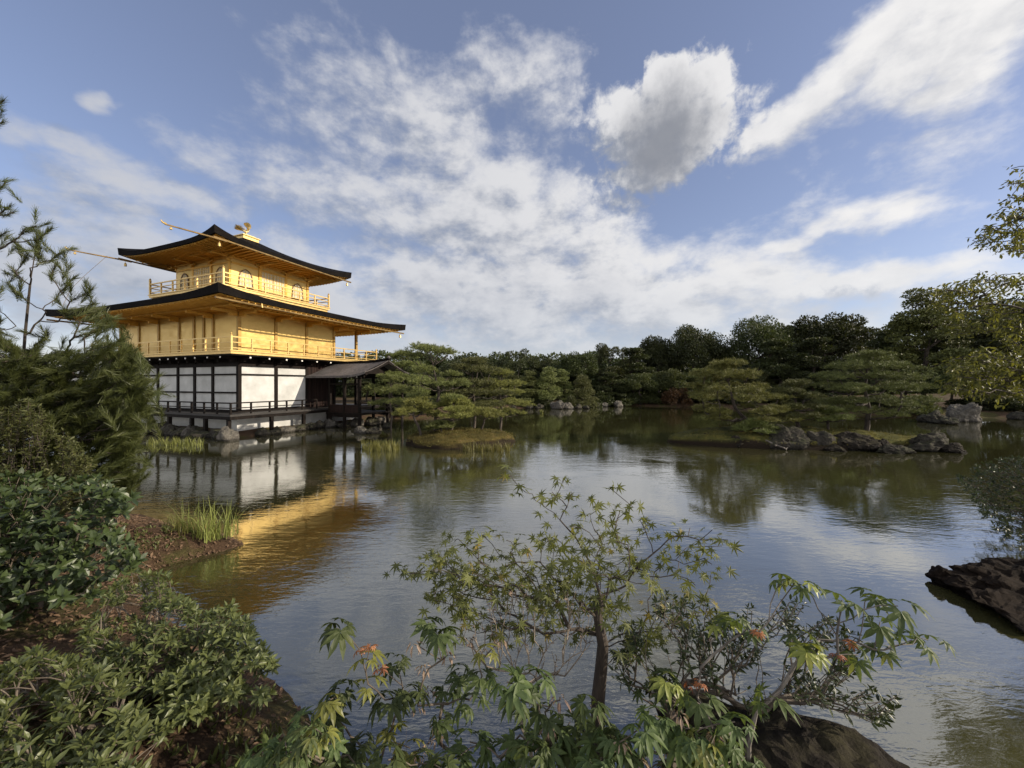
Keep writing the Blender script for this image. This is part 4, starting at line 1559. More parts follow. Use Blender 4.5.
# ------------------------------------------------------------------ trees of the far shore
def far_tree(name, label, seed, h, w, kind, m, loc=(0, 0, 0), group=None, leaves=20000, ls=.26):
    """a full size tree: trunk with limbs, crown of leaf clumps with gaps"""
    t = thing(name, loc, label, 'tree', 0, group)
    rng = np.random.default_rng(seed)
    cl = []
    if kind == 'round':
        n = 46
        u = unit(rng, n)
        u[:, 2] = np.abs(u[:, 2]) * 1.05 - .35
        rad = rng.uniform(.55, 1.0, n)[:, None]
        P = u * rad * np.array([w / 2, w / 2, h * .42]) + np.array([0, 0, h * .60])
        rr = rng.uniform(.10, .2, n) * w
    elif kind == 'open':
        n = 34
        u = unit(rng, n)
        P = u * rng.uniform(.6, 1.0, n)[:, None] * np.array([w / 2, w / 2, h * .40]) + np.array([0, 0, h * .60])
        rr = rng.uniform(.07, .14, n) * w
    elif kind == 'tier':
        n = 50
        zz = rng.uniform(.22, .98, n)
        an = rng.uniform(0, 6.283, n)
        q = (1.08 - zz) * rng.uniform(.35, 1.0, n) ** .6
        P = np.stack([np.cos(an) * q * w * .55, np.sin(an) * q * w * .55, (np.round(zz * 9) / 9 + rng.normal(0, .035, n)) * h], 1)
        rr = rng.uniform(.09, .17, n) * w
    else:                                          # low bush reaching the ground
        n = 30
        u = unit(rng, n)
        u[:, 2] = np.abs(u[:, 2])
        P = u * rng.uniform(.5, 1.0, n)[:, None] * np.array([w / 2, w / 2, h * .8]) + np.array([0, 0, h * .08])
        rr = rng.uniform(.12, .22, n) * w
    per = (leaves * rr ** 2 / np.sum(rr ** 2)).astype(int)
    fa = Acc()
    for c, r, k in zip(P, rr, per):
        d = unit(rng, k)
        f = rng.uniform(.45, 1.08, k) ** .7
        pos = d * f[:, None] * r
        pos[:, 2] *= .34 if kind == 'tier' else .72
        pos += c
        dr = d + .7 * rng.normal(size=(k, 3)) + np.array([0, 0, .15])
        fa.stamp(leaf_diamond(.62, .1), pos, dr, unit(rng, k) + np.array([0, 0, .8]), ls * rng.uniform(.6, 1.25, k))
    wa_ = Acc()
    rd = random.Random(seed)
    top = h * (.92 if kind == 'tier' else .62)
    path = [Vector((rd.uniform(-.02, .02) * w * k, rd.uniform(-.02, .02) * w * k, -.3 + (top + .3) * k / 5)) for k in range(6)]
    nodes, par = grow(path, [Vector(p) for p in P], seed, sag=-.04, wiggle=.05)
    limbs(wa_, nodes, par, .03 * h / 9, .035 * h, .5, 5)
    wa_.build('trunk', M['trunk'], t)
    fa.build('crown', M[m], t)
    return t


# one tree of each kind, then copies that stand along the shore
proto = {
    'r1': far_tree('broadleaf_tree', '', 31, 10, 9, 'round', 'broad'),
    'r2': far_tree('broadleaf_tree', '', 32, 10, 8, 'round', 'broad', leaves=22000),
    'r3': far_tree('broadleaf_tree', '', 33, 9, 8, 'round', 'broad_mid'),
    'o1': far_tree('slender_tree', '', 34, 10, 7, 'open', 'broad', leaves=11000, ls=.24),
    'o2': far_tree('slender_tree', '', 35, 10, 8, 'open', 'broad_mid', leaves=12000, ls=.24),
    't1': far_tree('tall_pine', '', 36, 10, 8, 'tier', 'broad', leaves=22000, ls=.24),
    't2': far_tree('tall_pine', '', 37, 9, 8, 'tier', 'pine', leaves=22000, ls=.22),
    't3': far_tree('tall_pine', '', 38, 8, 9, 'tier', 'pine', leaves=20000, ls=.22),
    'b1': far_tree('shore_bush', '', 39, 3, 4, 'bush', 'broad', leaves=9000, ls=.2),
    'b2': far_tree('shore_bush', '', 40, 3, 4, 'bush', 'broad_mid', leaves=9000, ls=.2),
    'b3': far_tree('shore_bush', '', 41, 3, 4, 'bush', 'rust', leaves=8000, ls=.2),
}
PH = {'r1': 9.75, 'r2': 9.75, 'r3': 8.8, 'o1': 10.0, 'o2': 10.0, 't1': 9.7, 't2': 8.8, 't3': 8.2, 'b1': 2.9, 'b2': 2.9, 'b3': 2.9}
PW = {'r1': 9.4, 'r2': 8.4, 'r3': 8.4, 'o1': 7.4, 'o2': 8.4, 't1': 7.0, 't2': 7.0, 't3': 7.6, 'b1': 4.4, 'b2': 4.4, 'b3': 4.4}
used = set()
GF = 'trees along the far shore'
rt_ = random.Random(9)


def plant(kind, px, ytop, d, wpx, label, group=GF):
    """top at pixel (px, ytop), crown wpx wide, standing at depth d"""
    x = d * (px - 512) / FPX
    g = float(gz(np.array([x]), np.array([d]))[0])
    hgt = EYE + d * (384 - ytop) / FPX - g
    sz = hgt / PH[kind]
    sw = d * wpx / FPX / PW[kind]
    loc, rz, sc = (x, d, g - .05), rt_.uniform(0, 6.28), (sw, sw, sz)
    if kind in used:
        copy_tree(proto[kind], loc, rz, sc, label, group)
    else:
        used.add(kind)
        o = proto[kind]
        o.location, o.rotation_euler, o.scale = loc, (0, 0, rz), sc
        tag(o, label, None, group)


for row in [
    # far skyline, left to right
    ('r2', 392, 362, 46, 60, 'dark round tree rising behind the fishing pavilion'),
    ('r1', 470, 356, 52, 60, 'dark round tree behind the broad tiered island pine'),
    ('o1', 517, 349, 47, 42, 'lacy slender tree at the left end of the far tree line'),
    ('o1', 541, 357, 50, 34, 'thin open crowned tree beside the lacy slender one'),
    ('r2', 577, 349, 48, 44, 'dark pointed crowned tree over the tallest far shore stone'),
    ('r1', 558, 360, 52, 44, 'dark low tree between the lacy tree and the pointed crowned tree'),
    ('o2', 612, 341, 50, 46, 'open bushy tree above the paired far shore stones'),
    ('t1', 633, 348, 49, 46, 'dark conical evergreen on the far shore'),
    ('r1', 690, 323, 52, 58, 'tall black green tree left of the skyline gap'),
    ('r2', 658, 332, 53, 44, 'dark tree leaning on the left of the tall black green one'),
    ('r3', 718, 341, 52, 40, 'mid height tree behind the bright domed pine'),
    ('r1', 757, 314, 50, 56, 'tall dark tree with rounded top over the smallest island pine'),
    ('o2', 790, 318, 50, 46, 'thin topped tree joining the two tallest dark trees'),
    ('r2', 830, 308, 48, 78, 'highest broad dark tree behind the biggest island pine'),
    ('t1', 778, 340, 44, 60, 'dark layered evergreen below the thin topped tree'),
    ('t1', 815, 338, 42, 60, 'dark layered evergreen below the highest tree'),
    ('r1', 874, 340, 46, 44, 'round dark tree in the dip right of the highest tree'),
    ('t2', 925, 302, 36, 84, 'wide layered dark pine behind the tall pale boulder'),
    ('t1', 892, 330, 40, 56, 'dark pine left of the wide layered pine'),
    ('r2', 968, 306, 38, 80, 'dark heavy tree behind the drooping yellow green branches'),
    ('r1', 1020, 296, 38, 90, 'dark heavy tree at the right edge of the frame'),
    ('t1', 992, 330, 33, 70, 'dark layered tree over the sandy strip on the right bank'),
    # lower second row on the shore
    ('t3', 548, 368, 42.5, 34, 'lighter green shore pine behind the tallest far shore stone'),
    ('t3', 583, 376, 43, 30, 'lighter green shore pine right of the tallest far shore stone'),
    ('t2', 530, 374, 42.5, 30, 'dark shore pine just right of the left island pines'),
    ('t2', 562, 374, 44, 30, 'dark shore pine between the two lighter green shore pines'),
    ('t1', 610, 372, 46, 38, 'dark tiered tree in the hollow above the far waterline'),
    ('r3', 640, 372, 46, 40, 'mid green shore tree left of the rusty bush'),
    ('r3', 672, 368, 46, 42, 'mid green shore tree below the tall black green tree'),
    ('t2', 700, 372, 45, 40, 'dark shore pine left behind the bright domed pine'),
    ('r3', 745, 366, 44, 44, 'mid green tree close behind the bright domed pine'),
    ('r1', 850, 366, 40, 60, 'dark tree close behind the biggest island pine'),
    ('r1', 905, 372, 35, 50, 'dark low tree at the left of the tall pale boulder'),
    ('r3', 950, 366, 33, 44, 'dull green tree just above the tall pale boulder'),
    ('r1', 1018, 368, 32, 54, 'dark low tree above the right hand sandy bank'),
    ('r1', 425, 372, 44, 50, 'dark low tree behind the umbrella topped pine'),
    ('r3', 505, 372, 46, 40, 'dull green tree behind the pale green island pine'),
    ('r3', 366, 376, 44, 40, 'dull green tree seen through the open fishing pavilion'),
    ('b3', 676, 385, 44.5, 28, 'rusty brown bush under the tall black green tree'),
    ('b2', 573, 394, 41.5, 18, 'small bright green bush on the far shore stones'),
    ('b1', 526, 392, 42, 22, 'dark bush at the left end of the far shore stones'),
    ('b1', 596, 390, 45, 34, 'dark bush above the paired far shore stones'),
    ('b1', 625, 390, 46, 34, 'dark bush above the wide pale stone at the far waterline'),
    ('b2', 652, 391, 46, 30, 'dull bush left of the rusty brown bush'),
    ('b1', 700, 390, 45, 36, 'dark bush by the bright domed pine on the far shore'),
    ('b1', 730, 390, 43, 36, 'dark bush hidden behind the bright domed pine'),
    ('b1', 780, 390, 41, 40, 'dark bush behind the smallest island pine'),
    ('b1', 820, 390, 38, 40, 'dark bush between the small and the biggest island pine'),
    ('b1', 880, 392, 33, 44, 'dark bush right behind the biggest island pine'),
    ('b2', 915, 394, 31, 36, 'dull bush beside the dark lower boulder'),
    ('b1', 985, 392, 31.5, 48, 'dark bush on the right bank behind the sandy strip'),
    ('b1', 1018, 394, 30, 40, 'dark bush at the frame edge above the right bank boulder'),
    ('b1', 545, 396, 41.8, 20, 'low dark bush left of the small bright green bush'),
    ('b2', 384, 398, 31, 36, 'dull bush on the bank beyond the fishing pavilion'),
    ('b1', 410, 396, 30, 40, 'dark bush on the bank behind the left island pines'),
    ('b1', 440, 396, 36, 40, 'dark bush seen under the umbrella topped pine'),
    ('b1', 478, 396, 41, 40, 'dark bush seen under the broad tiered pine'),
    ('r3', 108, 386, 36, 60, 'dull green tree on the land behind the left end of the golden pavilion'),
]:
    plant(*row)

# the wood behind everything, one mass
rng = np.random.default_rng(77)
fa = Acc()
for i in range(150):
    an = R(-50 + 104 * i / 149)
    d = rng.uniform(58, 66)
    x, y = d * math.tan(an) if abs(an) < .6 else 60 * math.tan(an) * .9, d
    top = rng.uniform(5.5, 7.6)
    for q in range(5):
        k = 380
        c = np.array([x + rng.uniform(-2, 2), y + rng.uniform(-2, 2), top * (q + .5) / 5])
        dd = unit(rng, k)
        fa.stamp(leaf_diamond(.65, .1), c + dd * np.array([1.9, 1.6, 1.0]) * rng.uniform(.5, 1.05, k)[:, None], dd + rng.normal(size=(k, 3)) * .6, unit(rng, k) + np.array([0, 0, .7]), .42 * rng.uniform(.6, 1.2, k))
tag(fa.build('woodland', M['broad']), kind='stuff', label='dark wood standing behind the trees of the far shore', cat='woodland')
# trees on the land behind and beside the pavilion are out of view or hidden by it

# ------------------------------------------------------------------ planting of the near bank
M['pale_twig'] = plain('dry_pale_twig', (.13, .105, .08), (.30, .25, .20), rough=.8, scale=14)
M['camellia'] = leafy('glossy_dark_leaves', (.016, .027, .009), (.044, .062, .020), (.095, .105, .036), rough=.42, trans=.15, spec=.4, patch=2)
M['azalea'] = leafy('azalea_leaves', (.040, .058, .022), (.115, .135, .046), (.20, .20, .065), rough=.42, trans=.25, patch=2.2)
M['fine'] = leafy('olive_fine_leaves', (.04, .055, .018), (.11, .125, .04), (.19, .17, .055), rough=.5, trans=.3, patch=2)
M['maple'] = leafy('olive_maple_leaves', (.050, .064, .020), (.145, .165, .048), (.38, .25, .06), rough=.5, trans=.38, patch=2)
M['palm'] = leafy('hand_shaped_leaves', (.034, .055, .022), (.085, .115, .040), (.19, .20, .055), rough=.5, trans=.38, spec=.25, patch=2.5)
M['palm_yellow'] = leafy('yellow_green_young_leaves', (.10, .115, .028), (.20, .21, .05), (.30, .27, .07), rough=.42, trans=.35, patch=2)
M['palm_red'] = leafy('orange_red_young_leaves', (.20, .075, .035), (.33, .125, .055), (.40, .22, .09), rough=.45, trans=.35, patch=2)
M['withered'] = leafy('withered_leaves', (.13, .085, .06), (.26, .19, .145), (.36, .29, .24), rough=.8, trans=.2, patch=3)
M['cherry'] = leafy('hanging_autumn_leaves', (.045, .050, .014), (.125, .130, .030), (.22, .19, .04), rough=.5, trans=.4, patch=1)
M['sedge'] = leafy('sedge_blades', (.08, .10, .025), (.20, .22, .06), (.33, .31, .12), rough=.5, trans=.3, patch=2)
M['reed'] = leafy('reed_blades', (.06, .065, .018), (.16, .155, .045), (.25, .22, .08), rough=.5, trans=.3, patch=1)

OVAL = leaf_oval(.46, .2, .16)
OVALN = leaf_oval(.34, .2, .22)
LANCE = leaf_oval(.26, .25, .35)
STAR = leaf_star()
HAND7 = leaf_hand(7, 112, .30, .42)
HAND9 = leaf_hand(9, 128, .25, .50)


def ground_at(x, y):
    return float(gz(np.array([x]), np.array([y]))[0])


def inside(poly, x, y):
    c = False
    n = len(poly)
    for i in range(n):
        (ax, ay), (bx, by) = poly[i], poly[(i + 1) % n]
        if (ay > y) != (by > y) and x < (bx - ax) * (y - ay) / (by - ay) + ax:
            c = not c
    return c


def fill(poly, n, depth, seed, mind=0.0, clump=None):
    """n points seen inside an outline of the photograph, at depths depth(px, py) with its own spread"""
    rd = random.Random(seed)
    x0, x1 = min(p[0] for p in poly), max(p[0] for p in poly)
    y0, y1 = min(p[1] for p in poly), max(p[1] for p in poly)
    out = []
    tries = 0
    while len(out) < n and tries < n * 60:
        tries += 1
        px, py = rd.uniform(x0, x1), rd.uniform(y0, y1)
        if not inside(poly, px, py):
            continue
        if clump and mnoise.noise(Vector((px / clump[0], py / clump[0], seed * 3.3))) + .5 * mnoise.noise(Vector((px / clump[0] * 2.3, py / clump[0] * 2.3, seed))) < clump[1] + rd.uniform(-.12, .12):
            continue
        d, sp = depth(px, py)
        p = at(px, py, d + rd.uniform(-sp, sp))
        if p.z < ground_at(p.x, p.y) + .03:
            continue
        if mind and any((p - q).length < mind for q in out):
            continue
        out.append(p)
    return out


def rosettes(a, pts, dirs, tmpl, size, n, rng, up=.5, spread=1.0, mi=0):
    P, D, N, S = [], [], [], []
    for p, d in zip(pts, dirs):
        d = np.asarray(d, dtype=float)
        d = d / (np.linalg.norm(d) + 1e-6) + np.array([0, 0, up])
        d /= np.linalg.norm(d)
        u = np.cross(d, [.3, .8, .5])
        u /= np.linalg.norm(u)
        w = np.cross(d, u)
        ph = rng.uniform(0, 6.28)
        for k in range(n):
            an = ph + 2.4 * k
            t = .25 + .75 * k / n
            o = (np.cos(an) * u + np.sin(an) * w) * spread
            dd = o * t + d * (1.15 - t) + .15 * rng.normal(size=3)
            P.append(np.asarray(p) + d * .015 * (n - k) / n)
            D.append(dd)
            N.append(d + .35 * rng.normal(size=3))
            S.append(size * rng.uniform(.65, 1.2) * (.6 + .4 * t))
    a.stamp(tmpl, P, D, N, np.array(S), mi)


def along(a, nodes, par, tmpl, size, every, rng, m_tip=4, droop=.3, mi=0, only=None, jit=.5):
    """leaves set along the outer twigs"""
    kids = [0] * len(nodes)
    for p in par:
        if p >= 0:
            kids[p] += 1
    lev = [0] * len(nodes)
    for i in range(len(nodes) - 1, -1, -1):
        if par[i] >= 0:
            lev[par[i]] = max(lev[par[i]], lev[i] + 1)
    P, D, N = [], [], []
    for i, p in enumerate(par):
        if p < 0 or lev[i] > m_tip:
            continue
        s, e_ = np.array(nodes[p]), np.array(nodes[i])
        d = e_ - s
        L = np.linalg.norm(d)
        if L < 1e-4:
            continue
        d = d / L
        k = max(1, int(L / every + rng.uniform(0, 1)))
        for q in range(k):
            o = rng.normal(size=3)
            o -= d * o.dot(d)
            o /= np.linalg.norm(o) + 1e-6
            P.append(s + d * L * (q + rng.uniform(0, 1)) / k)
            D.append(o + d * .7 + np.array([0, 0, -droop]) + jit * .3 * rng.normal(size=3))
            N.append(np.array([0, 0, 1.0]) + jit * rng.normal(size=3))
    a.stamp(tmpl, P, D, N, size * rng.uniform(.6, 1.2, len(P)), mi)


def dirs_from(nodes, par, pts):
    """outgoing direction of the twig that ends at each point"""
    out = []
    idx = {tuple(round(c, 4) for c in n): i for i, n in enumerate(nodes)}
    for p in pts:
        i = idx.get(tuple(round(c, 4) for c in p))
        out.append(np.array(p - nodes[par[i]]) if i is not None and par[i] >= 0 else np.array([0, 0, 1.0]))
    return out


# ---- the young pine at the left, soft needle sprays
def needle_sprays(a, tips, rng, L=.28, n=120, nl=.11, ang=.55):
    P, D, S = [], [], []
    for p, d in tips:
        d = np.asarray(d, dtype=float)
        d /= np.linalg.norm(d) + 1e-9
        u = np.cross(d, [.2, .5, .84])
        u /= np.linalg.norm(u)
        w = np.cross(d, u)
        t = rng.uniform(0, 1, n) ** .8
        an = rng.uniform(0, 6.28, n)
        o = np.cos(an)[:, None] * u + np.sin(an)[:, None] * w
        P.append(np.asarray(p) + d * ((t - 1) * L)[:, None] + .004 * rng.normal(size=(n, 3)))
        k = ang * (1.15 - .5 * t)
        D.append(d + o * k[:, None] + .12 * rng.normal(size=(n, 3)))
        S.append(nl * rng.uniform(.6, 1.1, n))
    P, D, S = np.concatenate(P), np.concatenate(D), np.concatenate(S)
    a.stamp(([(-.026, 0, 0), (.026, 0, 0), (.008, 1, 0), (-.008, 1, 0)], [(0, 1, 2, 3)]), P, D, unit(rng, len(P)), S)


def near_pine(name, label, trunk, targets, seed, L, n, nl, rmax, lift=(0, 0, .35)):
    base = trunk[0]
    t = thing(name, base, label, 'tree')
    rng = np.random.default_rng(seed)
    nodes, par = grow([p - base for p in trunk], [q - base for q in targets], seed, sag=-.05, wiggle=.035, zs=1.6)
    wa_ = Acc()
    limbs(wa_, nodes, par, .006, rmax, .45, 6)
    wa_.build('trunk', M['trunk'], t)
    fa = Acc()
    tips = []
    kids = [0] * len(nodes)
    for p in par:
        if p >= 0:
            kids[p] += 1
    for i, p in enumerate(par):
        if p >= 0 and kids[i] == 0:
            d = np.array(nodes[i] - nodes[p])
            d = d / (np.linalg.norm(d) + 1e-6) + np.array(lift)
            tips.append((nodes[i], d))
            for _ in range(2):
                s = np.array(nodes[i]) - d * .12 + .05 * rng.normal(size=3)
                tips.append((s + (d + .7 * rng.normal(size=3)) * .10, d + .55 * rng.normal(size=3)))
    lev = [0] * len(nodes)
    for i in range(len(nodes) - 1, -1, -1):
        if par[i] >= 0:
            lev[par[i]] = max(lev[par[i]], lev[i] + 1)
    mid = []
    for i, p in enumerate(par):
        if p >= 0 and kids[i] and 1 <= lev[i] <= 4 and rng.uniform() < .75:
            d = np.array(nodes[i] - nodes[p])
            mid.append((nodes[i], d / (np.linalg.norm(d) + 1e-6) + .15 * rng.normal(size=3)))
    needle_sprays(fa, tips, rng, L, n, nl)
    needle_sprays(fa, mid, rng, L * .6, n // 2, nl * .9)
    fa.build('needles', M['pine_near'], t)
    return t


tr = [at(12, 560, 5.3), at(16, 470, 5.3), at(22, 380, 5.3), at(25, 335, 5.3), at(30, 285, 5.3), at(37, 240, 5.3)]
tr[0].z = ground_at(tr[0].x, tr[0].y) - .05
mass = [(-90, 330), (-10, 322), (10, 350), (45, 350), (75, 352), (112, 338), (140, 352), (128, 366), (150, 380), (146, 396), (152, 414), (138, 428), (146, 446), (132, 462), (138, 476), (110, 500), (60, 505), (-90, 520)]
tg = fill(mass, 1500, lambda x, y: (5.2, .6), 3)
tg += [at(x, y, 5.25 + .1 * ((i * 7) % 5 - 2)) for i, (x, y) in enumerate([
    (37, 236), (14, 241), (62, 252), (56, 264), (12, 268), (50, 276), (92, 289), (70, 281), (94, 303), (88, 314), (8, 284), (-8, 302), (8, 318), (108, 318), (-30, 310), (-40, 290), (75, 334), (95, 330), (122, 334), (58, 322), (64, 312), (80, 322), (102, 308), (112, 326), (46, 312), (84, 338), (70, 302), (60, 292), (30, 268), (28, 254), (22, 296), (0, 330), (16, 326), (48, 332)])]
near_pine('young_pine', 'young pine with soft needle sprays and a thin bare leader left of the pavilion', tr, tg, 5, .28, 120, .11, .05)
tr = [at(-150, 560, 4.6), at(-140, 400, 4.6), at(-120, 280, 4.6), at(-110, 180, 4.6), at(-90, 60, 4.6), at(-80, -60, 4.6)]
tr[0].z = ground_at(tr[0].x, tr[0].y) - .05
tg = [at(x, y, 4.5 + .12 * ((i * 5) % 5 - 2)) for i, (x, y) in enumerate([
    (4, 100), (3, 122), (-20, 110), (-30, 130), (6, 182), (10, 206), (-12, 196), (-30, 186), (14, 212), (36, 226), (52, 228), (44, 234), (30, 240), (18, 238), (6, 232), (2, 248), (-14, 240), (-24, 228), (-40, 240), (-30, 256), (24, 230), (-50, 200), (8, 244), (-60, 220), (38, 240)])]
near_pine('overhanging_pine', 'dark pine branch reaching into the picture at its left edge above the young pine', tr, tg, 6, .16, 90, .075, .06, (0, 0, .1))


# ---- leafy shrubs
def shrub(name, label, base, targets, seed, style, tmpl, size, m, n=8, rtip=.0022, rmax=.03, bark='twig', every=.03, m_tip=4, up=.5, cat='shrub', group=None, spread=1.0, droop=.3, extra=None):
    base = Vector(base)
    t = thing(name, base, label, cat, 0, group)
    rng = np.random.default_rng(seed)
    root = [Vector((0, 0, -.05)), Vector((.01, .0, .06)), Vector((0, .02, .14))] if not isinstance(style, tuple) else style[1]
    st = style[0] if isinstance(style, tuple) else style
    T = [q - base for q in targets]
    nodes, par = grow(root, T, seed, sag=.03, wiggle=.05)
    wa_ = Acc()
    limbs(wa_, nodes, par, rtip, rmax, .5, 5)
    wa_.build('stem', M[bark], t)
    fa = Acc()
    dd = dirs_from(nodes, par, T)
    if 'r' in st:
        rosettes(fa, T, dd, tmpl, size, n, rng, up, spread)
    if 'a' in st:
        along(fa, nodes, par, tmpl, size, every, rng, m_tip, droop)
    fa.build('leaves', M[m], t)
    if extra:
        extra(t, T, dd, rng)
    return t


def on_ground(x, y):
    return Vector((x, y, ground_at(x, y)))


shrub('fine_leaved_shrub', 'olive fine leaved shrub with thin upright shoots below the young pine', on_ground(-5.6, 4.5),
      fill([(-60, 420), (10, 405), (30, 398), (60, 428), (78, 445), (98, 470), (120, 492), (60, 512), (-60, 520)], 1300, lambda x, y: (4.5, .4), 12, clump=(16, -.35)), 12, 'ra', OVALN, .052, 'fine', n=8, every=.025, m_tip=4, bark='trunk', rtip=.0011, rmax=.02)
shrub('camellia_shrub', 'big dark glossy broad leaved shrub on the left bank behind the azaleas', on_ground(-4.6, 3.7),
      fill([(-70, 500), (20, 474), (60, 484), (96, 478), (134, 500), (120, 516), (104, 532), (128, 538), (138, 566), (108, 574), (92, 600), (40, 600), (10, 626), (-70, 640)], 760, lambda x, y: (3.75 - (y - 480) * .0028, .4), 13, .02, (26, -.22)), 13, 'r', OVAL, .10, 'camellia', n=8, up=.25, spread=1.2)
shrub('azalea_shrub', 'light green azalea mound at the water edge on the left bank', on_ground(-2.35, 2.75),
      fill([(112, 590), (130, 572), (165, 576), (188, 598), (200, 618), (232, 606), (250, 628), (266, 650), (284, 682), (262, 700), (225, 705), (190, 720), (150, 716), (110, 690), (70, 660), (92, 622)], 1000, lambda x, y: (3.05 - (y - 575) * .0052, .3), 14, 0, (24, -.16)), 14, 'r', OVALN, .062, 'azalea', n=9, up=.6)
shrub('azalea_shrub', 'shadier azalea in the lower left corner in front of the light green mound', on_ground(-2.0, 1.95),
      fill([(-40, 690), (0, 676), (40, 650), (90, 668), (140, 700), (170, 728), (150, 768), (120, 800), (40, 800), (-40, 780)], 640, lambda x, y: (2.3 - (y - 650) * .0035, .28), 15, 0, (30, -.14)), 15, 'r', OVALN, .066, 'azalea', n=9, up=.5)
shrub('strap_leaved_plant', 'tufted plant with arching strap leaves at the foot of the azalea mound', on_ground(-1.32, 2.0),
      [on_ground(-1.32, 2.0) + Vector((.06 * math.cos(k * 2.4) * (k / 5), .06 * math.sin(k * 2.4) * (k / 5), .10 + .015 * (k % 4))) for k in range(14)], 16, 'r', LANCE, .15, 'azalea', n=7, up=.7)
shrub('strap_leaved_plant', 'second strap leaved tuft, closer to the bottom edge beside the hand leaved plants', on_ground(-.98, 1.75),
      [on_ground(-.98, 1.75) + Vector((.07 * math.cos(k * 2.4) * (k / 5), .07 * math.sin(k * 2.4) * (k / 5), .10 + .015 * (k % 4))) for k in range(14)], 17, 'r', LANCE, .15, 'palm', n=7, up=.7)


# ---- hand leaved plants
def hand_plant(label, base, leaves, seed, size, m='palm', tmpl=HAND7, bark='twig', rmax=.02, root=None, name='hand_leaved_plant', small=(), red=(), yellow=(), dry=(), cat='shrub', fillers=(), nper=5):
    base = Vector(base)
    t = thing(name, base, label, cat)
    rng = np.random.default_rng(seed)
    root = [p - base for p in root] if root else [Vector((0, 0, -.05)), Vector((0, 0, .06)), Vector((.01, .01, .15))]
    allp = [p - base for p in list(leaves) + list(red) + list(yellow) + list(dry) + list(fillers)]
    nodes, par = grow(root, allp, seed, sag=.05, wiggle=.06)
    wa_ = Acc()
    limbs(wa_, nodes, par, .0028, rmax, .55, 6)
    wa_.build('stem', M[bark], t)

    def cluster(pts, mm, sz, k, nm, tm=tmpl):
        if not len(pts):
            return
        fa = Acc()
        P, D, N, S = [], [], [], []
        for p in pts:
            q = np.array(p - base)
            ph = rng.uniform(0, 6.28)
            for i in range(k):
                an = ph + 2.4 * i + rng.uniform(-.3, .3)
                pet = rng.uniform(.25, .55) * sz
                o = np.array([math.cos(an), math.sin(an), rng.uniform(-.15, .35)])
                P.append(q + o * pet)
                D.append(o * np.array([1, 1, .2]) + np.array([0, 0, -rng.uniform(.15, .75)]))
                N.append(np.array([0, 0, 1.0]) + .3 * o + .3 * rng.normal(size=3))
                S.append(sz * rng.uniform(.5, 1.02))
        fa.stamp(tm, P, D, N, np.array(S))
        fa.build(nm, M[mm], t)
    cluster(leaves, m, size, nper, 'leaves')
    cluster(yellow, 'palm_yellow', size * .9, 3, 'young_leaves')
    for q in red:
        cluster([q], 'palm_red', size * .36, 3, 'red_leaves')
    cluster(dry, 'withered', size * .42, 12, 'withered_leaves', leaf_oval(.3, .5, .6))
    return t


def A(lst, d, k=.12):
    return [at(x, y, d + k * (((i * 7) % 5) / 2 - 1)) for i, (x, y) in enumerate(lst)]


hand_plant('hand leaved plant with a red shoot tip and yellow green leaves left of centre', on_ground(-.78, 2.15),
           A([(337, 628), (340, 690), (398, 660), (330, 715), (360, 745), (385, 700), (410, 690)], 2.2), 31, .125, yellow=A([(367, 660), (368, 684), (392, 728), (330, 700), (410, 748)], 2.1), red=A([(372, 646), (360, 650), (380, 668)], 2.1))
hand_plant('hand leaved plant with dry seed clusters left of the maple trunk', on_ground(-.30, 2.25),
           A([(441, 632), (428, 622), (460, 672), (482, 676), (448, 690), (470, 700), (440, 716)], 2.3), 32, .12, yellow=A([(484, 652)], 2.2), dry=A([(414, 644), (424, 668), (430, 690), (418, 706), (436, 738), (420, 752), (500, 640), (470, 640), (448, 655), (440, 720)], 2.25))
hand_plant('big leaved hand plant with broad drooping dark leaves in front of the maple', on_ground(0.02, 1.95),
           A([(507, 682), (534, 676), (520, 735), (548, 740), (500, 758), (560, 764), (580, 746), (470, 742), (455, 762)], 1.98), 33, .135, tmpl=HAND7)
hand_plant('low hand leaved plant along the bottom edge below the red tipped plant', on_ground(-.62, 1.78),
           A([(290, 752), (320, 762), (348, 755), (388, 760), (420, 764), (310, 735), (440, 768)], 1.82), 34, .115)
hand_plant('low leafy hand plant at the bottom edge right of the maple foot', on_ground(.45, 1.85),
           A([(600, 758), (630, 748), (655, 765), (610, 735), (690, 762), (640, 728), (680, 742), (712, 756)], 1.9), 35, .115, yellow=A([(700, 738)], 1.9), dry=A([(620, 742), (665, 750), (590, 735), (640, 760)], 1.92))
hand_plant('broad leaved hand plant filling the bottom edge under the maple trunk', on_ground(.18, 1.8),
           A([(520, 700), (545, 712), (570, 722), (590, 705), (560, 740), (535, 752), (600, 725), (575, 752), (620, 745)], 1.95), 37, .12, dry=A([(560, 700), (548, 728), (585, 735)], 1.95))
hand_plant('pale green hand plant at the bottom left beside the strap leaved tufts', on_ground(-.8, 1.7),
           A([(262, 752), (285, 738), (305, 722), (300, 756), (330, 742), (272, 766)], 1.85), 38, .10, m='palm', yellow=A([(318, 735)], 1.85))
hand_plant('hand plant under the crooked sapling close to the dark boulder', on_ground(.85, 1.85),
           A([(690, 735), (725, 742), (745, 757), (705, 760), (668, 730), (735, 722), (655, 715)], 1.92), 39, .11, dry=A([(680, 715), (715, 735)], 1.95))
